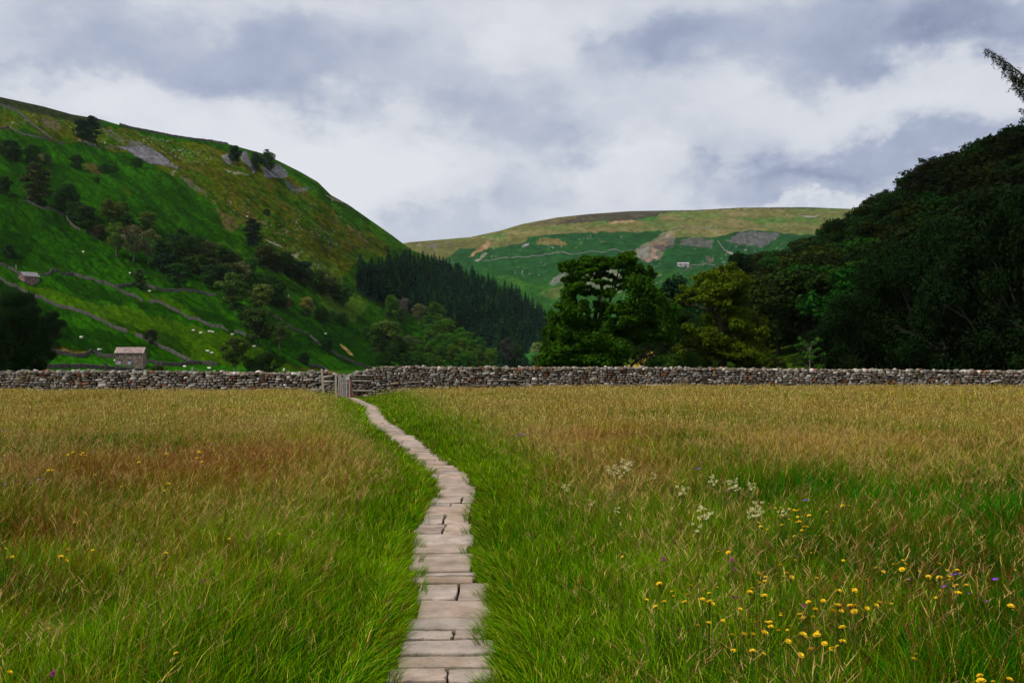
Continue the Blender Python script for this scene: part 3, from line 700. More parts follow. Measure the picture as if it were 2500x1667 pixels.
def dry_wall(name, x0, x1, yfun, topfun, size, label, longs=()):
    root = empty(name, (0, 0, 0)); tag(root, label, 'wall')
    items = []
    def zg(x): return float(gz(x, yfun(x)))
    L = x1 - x0
    z = -.05; maxtop = max(topfun(x0 + L * k / 40) for k in range(41))
    while z < maxtop:
        ch = random.uniform(.085, .17) * size
        x = x0 + random.uniform(-.1, .1)
        while x < x1:
            w = random.choice((.16, .2, .26, .3, .4, .55)) * random.uniform(.7, 1.25) * size
            xc = x + w / 2; top = topfun(xc)
            zc = z + ch / 2 + .05 * math.sin(xc * .9 + z) + .03 * math.sin(xc * 2.7)
            if xc < x1 and z < top - ch * .6:
                hh = ch * random.uniform(.78, 1.12)
                if random.random() < .14: hh *= 1.5; w *= .9
                bat = .10 * z
                items.append(((xc, yfun(xc) - .27 + bat + random.uniform(-.025, .04), zg(xc) + zc), (w * .5 * random.uniform(.80, 1.05), .14, hh * .52 * random.uniform(.72, 1.12)),
                              random.uniform(-.15, .15), random.uniform(-.16, .16), stone_col()))
            x += w
        z += ch
    # cope stones
    x = x0
    while x < x1:
        w = random.uniform(.13, .30) * size; top = topfun(x)
        items.append(((x + w / 2, yfun(x) + random.uniform(-.1, .02), zg(x) + top + random.uniform(.0, .04)), (w * .55, random.uniform(.15, .24), random.uniform(.07, .13)),
                      random.uniform(-.4, .4), random.uniform(-.5, .5), stone_col(1.25 if random.random() < .55 else .9)))
        if random.random() < .25:
            items.append(((x + w / 2, yfun(x) - .04, zg(x) + top + .12), (w * .45, .12, random.uniform(.045, .08)), random.uniform(-1, 1), random.uniform(-.4, .4), stone_col(1.4)))
        items.append(((x + w / 2, yfun(x) + .22, zg(x) + top - .05), (w * .55, .13, .10), random.uniform(-.4, .4), 0, stone_col()))
        x += w * .92
    for (lx, lz, lw) in longs:
        items.append(((lx, yfun(lx) - .30 + .1 * lz, zg(lx) + lz), (lw / 2, .16, .05), 0, random.uniform(-.03, .03), stone_col(1.0)))
    build_stones('facing_stones', items, M_STONE, root)
    mb = MB(); n = max(2, int(L / 1.0)); vs = []; fs = []
    for k in range(n + 1):
        x = x0 + L * k / n; y = yfun(x); zt = zg(x) + topfun(x) - .05
        vs += [(x, y - .20, -.3), (x, y - .11, zt), (x, y + .16, zt), (x, y + .26, -.3)]
    for k in range(n):
        b = k * 4
        for q in range(3): fs.append((b + q, b + 4 + q, b + 5 + q, b + 1 + q))
    fs.append((0, 1, 2, 3)); fs.append((n * 4 + 3, n * 4 + 2, n * 4 + 1, n * 4))
    mb.add(vs, fs, (.030, .024, .018)); mb.build('rubble_core', M_STONE, root)
def X55(px, Y=55): return (px - 1250) / F * Y
def top_l(x):
    px = 1250 + x / 54.6 * F
    y = np.interp(px, [-200, 0, 250, 400, 560, 700, 760, 800, 822, 840, 866], [908, 909, 906, 908, 910, 912, 909, 908, 916, 918, 914])
    return EYE + (HY - y) / F * 54.6 - .06 - float(gz(x, 54.6))
def yr(x): return 56.4 + .03 * max(0, x + 5)
def top_r(x):
    Y = yr(x); px = 1250 + x / Y * F
    y = np.interp(px, [840, 860, 900, 930, 960, 1100, 1300, 1500, 1800, 2100, 2400, 2500, 2700], [915, 911, 903, 897, 895, 899, 898, 898, 901, 904, 906, 907, 910])
    return EYE + (HY - y) / F * Y - .06 - float(gz(x, Y))
dry_wall('dry_stone_wall', X55(-160, 54.6), X55(850, 54.6), lambda x: 54.6, top_l, 1.03, 'grey dry stone wall of large rounded stones left of the gate',
         [(X55(735), .35, 1.1), (X55(810), .9, .8)])
dry_wall('dry_stone_wall', X55(846, 55.4), 33.5, yr, top_r, .93, 'long grey dry stone wall with rough cope stones right of the gate',
         [(X55(876), 1.05, 1.5), (X55(872), .9, 1.3), (X55(878), .35, 1.5), (X55(884), 1.2, 1.2), (X55(1180), .55, 1.6), (X55(1240), .8, 1.3), (X55(1010), .8, 1.4), (X55(1620), .45, 1.6), (X55(1930), .5, 1.5)])

# ------------------------------------------------------------------ gate and posts
def gate():
    Yg = 53.6; root = empty('wooden_gate', (X55(842, Yg), Yg, 0)); tag(root, 'weathered grey plank gate folded back against the stone wall by the path', 'gate')
    k = Yg / F
    x = -15 * k; zb = .12; tops = [1.10, 1.16, 1.05, 1.19, 1.08, 1.02]
    for i in range(6):
        mb = MB(); w = .085; c = random.choice(((.27, .24, .21), (.32, .29, .26), (.22, .19, .17)))
        if i == 5: x += .05
        mb.box((x + i * .105, random.uniform(-.01, .01), zb + tops[i] / 2 - .03 * i), (w, .028, tops[i]), ry=random.uniform(-.02, .02), col=c)
        mb.build('plank', M_WOOD, root)
    for z in (.35, .95):
        mb = MB(); mb.box((x + .25, .035, z), (.66, .035, .10), ry=.03, col=(.22, .19, .16)); mb.build('rail', M_WOOD, root)
    mb = MB(); mb.box((x + .28, .06, .65), (.80, .03, .08), ry=-.75, col=(.22, .19, .16)); mb.build('brace', M_WOOD, root)
    mb = MB(); mb.box((x + .43, -.035, 1.07), (.22, .02, .18), col=(.40, .36, .34)); mb.build('latch_board', M_WOOD, root)
    def post(px, y0, y1, w, col, label, lean=0, name='wooden_post', Yp=53.7):
        b = P(px, y1, Yp); t = P(px, y0, Yp); t[0] += lean; mb = MB()
        b[2] = -.2
        vs = []
        for q, ww in ((b, w), (t, w * .92)):
            for (sx, sy) in ((-1, -1), (1, -1), (1, 1), (-1, 1)): vs.append((q[0] + sx * ww / 2, q[1] + sy * ww / 2, q[2]))
        vs.append((t[0], t[1], t[2] + w * .35))
        mb.add(vs, [(0, 1, 5, 4), (1, 2, 6, 5), (2, 3, 7, 6), (3, 0, 4, 7), (4, 5, 8), (5, 6, 8), (6, 7, 8), (7, 4, 8), (3, 2, 1, 0)], col)
        o = mb.build(name, M_WOOD); tag(o, label, 'post'); return o
    post(856, 929, 961, .14, (.30, .085, .045), 'rust red post at the right edge of the plank gate', 0)
    post(820, 914, 960, .11, (.34, .30, .22), 'upright pale post just left of the plank gate', 0)
    post(791, 902, 952, .10, (.36, .32, .24), 'leaning pale post against the wall, farthest left of the gate', -.12)
    post(258, 886, 912, .16, (.05, .045, .04), 'dark post behind the wall left of the lower barn', 0, Yp=62)
    post(470, 898, 912, .14, (.22, .20, .18), 'grey post tip behind the wall left of the dark bushes', 0, Yp=62)
gate()

# ------------------------------------------------------------------ walls across the hills
def hill_wall(pts, hill, label, h=1.2, w=.6, col=(.072, .066, .058), name='field_wall', group=None, var=.5):
    root_pts = []
    for i in range(len(pts) - 1):
        a, b = pts[i], pts[i + 1]; n = max(2, int(math.hypot(b[0] - a[0], b[1] - a[1]) / 2.2))
        for k in range(n): root_pts.append((a[0] + (b[0] - a[0]) * k / n, a[1] + (b[1] - a[1]) * k / n))
    root_pts.append(pts[-1])
    W = [Vector(hill_xyz(hill, x, y)) for x, y in root_pts]
    vs = []; cs = []; fs = []
    for i, p in enumerate(W):
        t = W[min(i + 1, len(W) - 1)] - W[max(i - 1, 0)]; t.z = 0; t.normalize(); s = Vector((t.y, -t.x, 0)); 
        hh = h * random.uniform(.82, 1.12)
        for (o_, z) in ((-w / 2, -1.5), (-w * .36, hh * random.uniform(.85, 1)), (0, hh * 1.05), (w * .36, hh * random.uniform(.85, 1)), (w / 2, -1.5)):
            q = p + s * o_; vs.append((q.x, q.y, q.z + z))
            cs.append(tuple(np.array(col) * random.uniform(1 - var, 1 + var)))
    for i in range(len(W) - 1):
        for k in range(4): fs.append((i * 5 + k, i * 5 + k + 1, i * 5 + 5 + k + 1, i * 5 + 5 + k))
    mb = MB(); mb.v = vs; mb.c = cs; mb.f = fs; o = mb.build(name, M_WALLFAR); tag(o, label, 'wall', group)
def hill_xyz(hill, px, py):
    p = hill.at(px, py); X, Y = p[0], p[1]
    c, Yc, f, Yf = hill.prof(px); t = (f - py) / max(f - c, 1e-3); fade = min(1, max(0, 1 - max(t, 0) ** 12)); p = hill.at(px, max(py, c)); X, Y = p[0], p[1]; z0 = p[2]
    if hill is LEFT: p[2] += float(disp_left(np.array(px, float), np.array(py, float), np.array(X), np.array(Y)))
    elif hill is FAR: p[2] += float(disp_far(np.array(px, float), np.array(py, float), np.array(X), np.array(Y)))
    elif hill is RIGHT: p[2] += float(disp_right(np.array(px, float), np.array(py, float), np.array(X), np.array(Y)))
    p[2] = z0 + (p[2] - z0) * fade
    return p
for pts, lab in [
    (R2([(-200, 250), (0, 312), (70, 325), (130, 355), (190, 390)]), 'field wall running up to the left of the upper barn'),
    (R2([(325, 388), (400, 400), (430, 372), (500, 355), (600, 358), (740, 402), (860, 442), (930, 478), (1000, 498), (1170, 578)]), 'curving field wall from the upper barn down to the wall junction'),
    (R2([(1220, 590), (1370, 638), (1600, 730), (1640, 745), (1870, 828)]), 'straight field wall sloping down above the grazing sheep'),
    (R2([(1925, 842), (1990, 862), (2080, 912)]), 'short end of field wall right of the sheep field'),
    (R2([(930, 473), (1000, 463), (1110, 448), (1210, 446), (1270, 468), (1440, 488), (1550, 503), (1700, 518), (1775, 533)]), 'field wall crossing below the lone tree towards the big round tree'),
    (R2([(-200, 330), (0, 413), (100, 468), (170, 488), (300, 548), (430, 608), (600, 673), (800, 743), (960, 808), (1050, 853)]), 'long field wall descending under the sheep field'),
    (R2([(1110, 878), (1190, 918), (1265, 948), (1400, 1008), (1500, 1058), (1578, 1093)]), 'field wall ending beside the lower barn field'),
    (R2([(350, 1028), (500, 1036), (620, 1053), (690, 1040), (750, 1020), (880, 1045), (965, 1063)]), 'low field wall left of the lower barn'),
    (R2([(1195, 1090), (1330, 1113), (1440, 1118), (1500, 1113), (1640, 1092), (1785, 1118)]), 'humped field wall right of the lower barn'),
    (R2([(380, 1140), (700, 1138), (1000, 1158), (1200, 1172)]), 'low wall just behind the near wall in front of the barn'),
    (R4([(620, 752), (740, 802)]), 'short wall piece behind the dark olive tree'),
    (R4([(785, 820), (975, 922)]), 'field wall piece below the yellow green bush'),
    (R4([(1012, 955), (1060, 995), (1112, 1048)]), 'steep wall piece left of the small dark bush'),
    (R4([(1180, 1095), (1300, 1155), (1450, 1215), (1580, 1255)]), 'thin field wall running down to the gate end of the near wall'),
    (R4([(890, 1172), (980, 1217), (1130, 1257), (1180, 1285)]), 'dark wall piece behind the near wall by the leaning post'),
    (R1([(-100, 370), (0, 380), (70, 375), (200, 430), (340, 474), (430, 468), (520, 480)]), 'upper field wall under the rocky slope at far left'),
    (R1([(0, 190), (60, 215), (160, 255), (300, 375), (430, 465)]), 'ruined wall climbing the rocky slope at far left'),
    (R1([(200, 990), (370, 1045), (540, 1086), (590, 1165), (660, 1205)]), 'field wall hidden among the dark trees on the left slope'),
    (R1([(700, 1220), (810, 1276)]), 'short wall piece below the olive trees'),
    ]:
    hill_wall(pts, LEFT, lab)
hill_wall([(x, y + 1.5) for x, y in R1([(980, 343), (1140, 368), (1300, 398), (1400, 428), (1560, 452), (1700, 480), (1870, 512)])], LEFT, 'long wall along the skyline of the left hill', h=1.7, w=1)
for pts, lab, ww in [
    (R5([(950, 548), (1100, 523), (1300, 493), (1500, 473), (1600, 475), (1700, 488)]), 'long pale wall curving across the far green hillside', 1.8),
    (R6([(340, 482), (480, 468), (640, 460), (820, 457)]), 'pale wall above the ash tree top on the far hill', 1.8),
    (R6([(1140, 277), (1300, 268), (1440, 268), (1520, 306)]), 'wall over the crag on the far hill', 1.6),
    (R6([(1285, 582), (1500, 580)]), 'thin wall running right from the far barn', 1.6),
    (R6([(1300, 590), (1210, 668)]), 'thin wall running down from the far barn', 1.6),
    (R6([(1520, 385), (1570, 440), (1610, 470)]), 'wall dropping below the dark crag', 1.6)]:
    hill_wall(pts, FAR, lab, h=ww, w=ww * .8, col=(.15, .145, .13), var=.25)

# ------------------------------------------------------------------ barns
def barn(pxl, pxr, pyb, hill, wid_m, dep_m, eave, ridge, rz, label, openings, stone=(.20, .15, .12), roofc=(.27, .20, .18), mono=False, door_side=None):
    c = hill_xyz(hill, (pxl + pxr) / 2, pyb); root = empty('stone_barn', c); root.rotation_euler = (0, 0, rz); tag(root, label, 'barn')
    W, Dp = wid_m / 2, dep_m
    mb = MB(); nx, nz = 24, 12
    def cc(): 
        r = random.random(); return tuple(np.array(stone) * (random.uniform(.55, 1.25) if r < .92 else 2.3))
    def wall_quad(a, b, z0, topf):
        a = np.array(a, float); b = np.array(b, float); vs = []; fs = []; cs = []
        for i in range(nx + 1):
            t = i / nx; p = a + (b - a) * t; top = topf(t)
            for j in range(nz + 1): vs.append((p[0], p[1], z0 + (top - z0) * j / nz)); cs.append(cc())
        for i in range(nx):
            for j in range(nz): fs.append((i * (nz + 1) + j, (i + 1) * (nz + 1) + j, (i + 1) * (nz + 1) + j + 1, i * (nz + 1) + j + 1))
        bb = len(mb.v); mb.v += vs; mb.c += cs; mb.f += [tuple(bb + q for q in f) for f in fs]
    gab = lambda t: eave + (ridge - eave) * (1 - abs(2 * t - 1))
    wall_quad((-W, 0), (W, 0), -2.5, lambda t: eave); wall_quad((W, 0), (W, Dp), -2.5, gab)
    wall_quad((W, Dp), (-W, Dp), -2.5, lambda t: eave); wall_quad((-W, Dp), (-W, 0), -2.5, gab)
    mb.build('wall', M_BARN, root)
    mb = MB(); ov = .25
    for s in (0, 1):
        y0 = -ov if s == 0 else Dp + ov; ez = eave - .12
        n = 14; vs = []; cs = []; fs = []
        for i in range(n + 1):
            for j in range(6):
                t = j / 5; x = -W - ov + (2 * W + 2 * ov) * i / n
                vs.append((x, y0 + (Dp / 2 - y0) * t, ez + (ridge + .12 - ez) * t)); cs.append(tuple(np.array(roofc) * random.uniform(.75, 1.3) * (1.35 if i in (0, n) else 1)))
        for i in range(n):
            for j in range(5): fs.append((i * 6 + j, i * 6 + 6 + j, i * 6 + 7 + j, i * 6 + 1 + j))
        b = len(mb.v); mb.v += vs; mb.c += cs; mb.f += [tuple(b + q for q in f) for f in fs]
        vs2 = [(x, y, z - .18) for x, y, z in vs]; b = len(mb.v); mb.v += vs2; mb.c += cs; mb.f += [tuple(b + q for q in f[::-1]) for f in fs]
        b0 = len(mb.v); x0, x1 = -W - ov, W + ov
        mb.add([(x0, y0, ez), (x1, y0, ez), (x1, y0, ez - .18), (x0, y0, ez - .18)], [(0, 1, 2, 3)], tuple(np.array(roofc) * .5))
        for xx in (x0, x1): mb.add([(xx, y0, ez), (xx, Dp / 2, ridge + .12), (xx, Dp / 2, ridge - .06), (xx, y0, ez - .18)], [(0, 1, 2, 3)], tuple(np.array(roofc) * .8))
    mb.build('roof', M_BARN, root)
    for (nm, x, z, w, h, side) in openings:
        mb = MB()
        if side == 'f': mb.box((x, -.02, z), (w, .12, h), col=(.008, .008, .012))
        else: mb.box((W + .02, x, z), (.12, w, h), col=(.008, .008, .012))
        o = mb.build(nm, M_WOOD, root)
        if nm == 'window':
            m2 = MB(); m2.box((x, -.05, z - h / 2 - .55), (w * 1.15, .10, 1.1), col=(.38, .36, .40)); m2.build('infill', M_WOOD, o)
    return root
k = 300 / F
barn(285, 345, 894, LEFT, 60 * 330 / F, 5.5, 4.1, 5.7, math.radians(9), 'low stone barn with pale roof close behind the near wall', [('window', -2.9, 1.75, .85, .4, 'f'), ('window', .15, 1.7, .85, .4, 'f')])
barn(66, 90, 690, LEFT, 6.0, 5.5, 3.9, 5.6, math.radians(52), 'dark stone barn higher on the left slope beside a curving wall', [('door', 2.6, 1.1, 1.0, 1.9, 's')], stone=(.17, .115, .10), roofc=(.19, .18, .18))
p = hill_xyz(FAR, 1669, 656)
fs_ = p[1] / F
barn(1655, 1683, 656, FAR, 27 * fs_, 8 * 1.0, 8.6 * fs_, 11.5 * fs_, math.radians(2), 'tiny pale barn alone on the far green hillside', [('window', -8 * fs_, 6 * fs_, 5 * fs_, 2.2 * fs_, 'f'), ('window', 4 * fs_, 6.5 * fs_, 3 * fs_, 2 * fs_, 'f'), ('door', 5 * fs_, 1.8 * fs_, 4 * fs_, 3.6 * fs_, 'f')], stone=(.36, .32, .33), roofc=(.36, .34, .36))

# ------------------------------------------------------------------ trees
def leaf_cloud(lobes, n, size, shell=.55, flat=.8, seed=1, droop=0.0, gap=.27, soft=0.0):
    """lobes: centre(3), radii(3); returns quads spread through the lobes, mostly near their skin, with ragged gaps"""
    r = np.random.RandomState(seed); L = np.array([list(c) + list(q) for c, q in lobes], float)
    vol = (L[:, 3] * L[:, 4] + L[:, 4] * L[:, 5] + L[:, 3] * L[:, 5]); pr = vol / vol.sum()
    i = r.choice(len(L), n, p=pr)
    d = r.randn(n, 3); d /= np.linalg.norm(d, axis=1)[:, None]
    rad = shell + (1 - shell) * r.rand(n) ** .6
    rad = rad + soft * np.abs(r.randn(n)) - soft * .3
    bump = 1 + .28 * (fbm(d[:, 0] * 2.2 + i * 7.7, d[:, 1] * 2.2 + d[:, 2] * 2.6 + i * 3.1, seed, 3) - .5) * 2
    c = L[i, :3] + d * (rad * bump)[:, None] * L[i, 3:6]
    # clumped gaps
    g = fbm(c[:, 0] / (size * 5) + 31, c[:, 2] / (size * 4) + c[:, 1] / (size * 5), seed + 5, 2)
    k = g > gap; c = c[k]; d = d[k]; i = i[k]; m = len(c)
    nrm = d * .8 + r.randn(m, 3) * .55 + np.array((0, 0, .45)); nrm /= np.linalg.norm(nrm, axis=1)[:, None]
    a = np.cross(nrm, r.randn(m, 3)); a /= np.linalg.norm(a, axis=1)[:, None]; b = np.cross(nrm, a)
    if droop: b[:, 2] -= droop
    s = size * (.6 + .8 * r.rand(m))[:, None]
    V = np.stack([c - a * s * .5, c + b * s * .34, c + a * s * .5, c - b * s * .34], 1)
    tone = .62 + .55 * r.rand(m) + .30 * (r.rand(len(L))[i] - .5) + .5 * (fbm(c[:, 0] / (size * 9), c[:, 2] / (size * 9) + c[:, 1], seed + 8, 2) - .5)
    hue = r.rand(m)
    C = np.stack([tone * (.85 + .5 * hue), tone, tone * (1.05 - .3 * hue)], -1)
    return V.reshape(-1, 3), np.arange(m * 4).reshape(-1, 4), np.repeat(C, 4, 0)
def trunk_mb(h, lobes, r0, seed, col=(.055, .048, .038), lean=.0, fork=.28, thick=1.0):
    rr = random.Random(seed); mb = MB()
    top = Vector((lean * h, 0, h * .80)); pts = []; rad = []
    for k in range(7):
        t = k / 6; pts.append(Vector((top.x * t + rr.uniform(-.015, .015) * h, rr.uniform(-.015, .015) * h, -.03 * h + top.z * t + .03 * h * t)))
        rad.append(r0 * (1.25 if k == 0 else 1) * (1 - .82 * t))
    mb.tube(pts, rad, 8, col)
    for (c, q) in lobes:
        c = Vector(c); t = min(.85, max(fork, (c.z / h) * .55)) * rr.uniform(.85, 1.1); t = min(t, .95); k = t * 6; i = int(k)
        s = pts[i].lerp(pts[min(i + 1, 6)], k - i); r = r0 * (1 - .82 * t) * .55 * thick
        m1 = s.lerp(c, .5) + Vector((rr.uniform(-.04, .04) * h, rr.uniform(-.04, .04) * h, rr.uniform(0, .05) * h))
        mb.tube([s, s.lerp(m1, .5) + Vector((0, 0, .01 * h)), m1, m1.lerp(c, .6), c], [r, r * .8, r * .55, r * .35, r * .15], 5, col)
        for w in range(2):
            e = c + Vector((rr.uniform(-1, 1) * q[0], rr.uniform(-1, 1) * q[1], rr.uniform(-.2, 1) * q[2])) * .85
            mb.tube([m1, m1.lerp(e, .5) + Vector((0, 0, .01 * h)), e], [r * .4, r * .25, r * .08], 4, col)
    return mb
def round_lobes(w, h, n, seed, base=.22, top=1.0, wide=.55):
    """lobes for a domed crown of half width w and height h"""
    rr = random.Random(seed); L = []
    for k in range(n):
        t = (k + .5) / n; z = base + (top - base) * t; z = z * h
        prof = math.sin(math.pi * min(1, max(.06, (t * .86 + .10)))) ** .75 * (1 if t > .3 else .9)
        a = k * 2.4 + rr.uniform(-.5, .5); R = w * prof * rr.uniform(.35, .72)
        q = w * rr.uniform(.34, .50) * (1.0 if t < .8 else .8)
        L.append(((math.cos(a) * R, math.sin(a) * R, min(z, h - q * .8)), (q, q, q * rr.uniform(.55, .8))))
    L.append(((0, 0, h * .62), (w * .5, w * .5, h * .24)))
    L.append(((rr.uniform(-.1, .1) * w, 0, h * .86), (w * .4, w * .4, h * .12)))
    return L
def sub(L, k, f, seed, out=.62):
    r = random.Random(seed); o = []
    for c, q in L:
        for i in range(k):
            d = Vector((r.gauss(0, 1), r.gauss(0, 1), r.gauss(0, .9))).normalized() * out * r.uniform(.6, 1.15); ff = f * r.uniform(.7, 1.3)
            o.append(((c[0] + d.x * q[0], c[1] + d.y * q[1], c[2] + d.z * q[2]), (q[0] * ff, q[1] * ff, q[2] * ff)))
        o.append((c, (q[0] * .6, q[1] * .6, q[2] * .6)))
    return o
PROTO = {}
def make_proto(key, name, w, h, nl, n, size, seed, shell=.55, base=.22, r0=.25, thick=1.0, bark=(.055, .048, .038), lobes=None, droop=0, lean=0):
    L = lobes or round_lobes(w, h, nl, seed, base)
    V, Fc, C = leaf_cloud(sub(L, 3, .52, seed), n, size, shell, seed=seed, droop=droop, soft=.20)
    crown = mesh_np('crown', V, Fc, M_LEAF, col=C, data_only=True)
    tm = trunk_mb(h, L, r0, seed, bark, thick=thick, lean=lean)
    m = bpy.data.meshes.new('trunk'); m.from_pydata(tm.v, [], tm.f); m.materials.append(M_BARK)
    ca = m.color_attributes.new('Col', 'FLOAT_COLOR', 'POINT'); c4 = np.ones((len(tm.v), 4), np.float32); c4[:, :3] = np.array(tm.c); ca.data.foreach_set('color', c4.ravel()); m.update()
    PROTO[key] = (name, crown, m, h, w)
for s in range(4): make_proto('dec%d' % s, 'broadleaf_tree', 4.6, 10, 13 + s, 5200, .50, 100 + s)
for s in range(3): make_proto('open%d' % s, 'broadleaf_tree', 4.2, 10, 10 + s, 3000, .42, 120 + s, shell=.35, base=.3, bark=(.13, .12, .10), thick=1.1)
for s in range(3): make_proto('bush%d' % s, 'bush', 5.2, 7, 10 + s, 4200, .45, 140 + s, base=.04, r0=.2)
make_proto('tall0', 'broadleaf_tree', 3.0, 12, 16, 5200, .48, 161, base=.08); make_proto('tall1', 'broadleaf_tree', 3.3, 12, 18, 5200, .48, 162, base=.10)
for s in range(3): make_proto('big%d' % s, 'broadleaf_tree', 7.5, 17, 26, 30000, .34, 180 + s, shell=.5, base=.04, r0=.45)
def conifer_mesh(seed, h=15.0, r=2.9, n=22):
    rr = np.random.RandomState(seed); V = []; C = []
    for k in range(n):
        t = k / (n - 1); z = h * (.06 + .94 * t); R = r * (1 - t) ** .58 * (.75 + .45 * rr.rand()) + .12
        nb = int(12 - 6 * t)
        for b in range(nb):
            a = rr.rand() * 6.283; dx, dy = math.cos(a), math.sin(a); L = R * (.8 + .45 * rr.rand()); wdt = L * .30 + .12
            for q in range(3):
                s0, s1 = q / 3, (q + 1.15) / 3; sx, sy = -dy, dx; w2 = wdt * (1 - .25 * q) * (.7 + .6 * rr.rand()); dz = -.38
                z0 = z + dz * L * s0 + .12 * rr.randn(); z1 = z + dz * L * s1 - .25 * rr.rand()
                ww = (1 - s1 * .75)
                V += [(dx * L * s0 - sx * w2, dy * L * s0 - sy * w2, z0 - .22), (dx * L * s0 + sx * w2, dy * L * s0 + sy * w2, z0 - .22), (dx * L * s1 + sx * w2 * ww, dy * L * s1 + sy * w2 * ww, z1 - .1), (dx * L * s1 - sx * w2 * ww, dy * L * s1 - sy * w2 * ww, z1)]
                c = (.35 + 1.0 * rr.rand()) * (.7 + .5 * s1); C += [(c * .9, c, c)] * 4
    V += [(-.25, 0, h * .9), (.25, 0, h * .9), (.06, 0, h * 1.02), (-.06, 0, h * 1.02)]; C += [(.8, .9, .9)] * 4
    for k in range(6):
        a, b = k * math.pi / 3, (k + 1) * math.pi / 3
        V += [(math.cos(a) * .22, math.sin(a) * .22, -1.5), (math.cos(b) * .22, math.sin(b) * .22, -1.5), (math.cos(b) * .05, math.sin(b) * .05, h * .95), (math.cos(a) * .05, math.sin(a) * .05, h * .95)]; C += [(1.4, 1.0, 1.4)] * 4
    V = np.array(V); return mesh_np('conifer', V, np.arange(len(V)).reshape(-1, 4), M_NEEDLE, col=np.array(C), data_only=True)
CON = [conifer_mesh(s, 15, 3.4 + .35 * (s % 3), 26) for s in range(300, 305)]
def put_tree(key, loc, h, w=None, col=(.02, .06, .01), label=None, group=None, cat='tree', rz=None, hide_trunk=False, name=None):
    nm, crown, trunk, H, W = PROTO[key]; nm = name or nm
    s = h / H; sw = (w / (2 * W)) if w else s
    root = empty(nm, (loc[0], loc[1], loc[2] - .02 * h)); root.scale = (sw, (sw + s) / 2 if w else s, s)
    root.rotation_euler = (0, 0, rz if rz is not None else random.uniform(0, 6.283))
    c = bpy.data.objects.new('crown' if cat != 'bush' else 'foliage', crown); c.parent = root; COL.objects.link(c); c.color = (*col, 1)
    t = bpy.data.objects.new('trunk' if cat != 'bush' else 'stem', trunk); t.parent = root; COL.objects.link(t)
    tag(root, label, cat, group); return root
DK = (.014, .041, .007); MG = (.026, .075, .007); OL = (.044, .080, .011); YG = (.085, .125, .015); GY = (.070, .085, .034); BG = (.048, .150, .010); VD = (.010, .030, .006); BD = (.009, .030, .012)
def var(c, a=.15): return tuple(v * random.uniform(1 - a, 1 + a) for v in c)
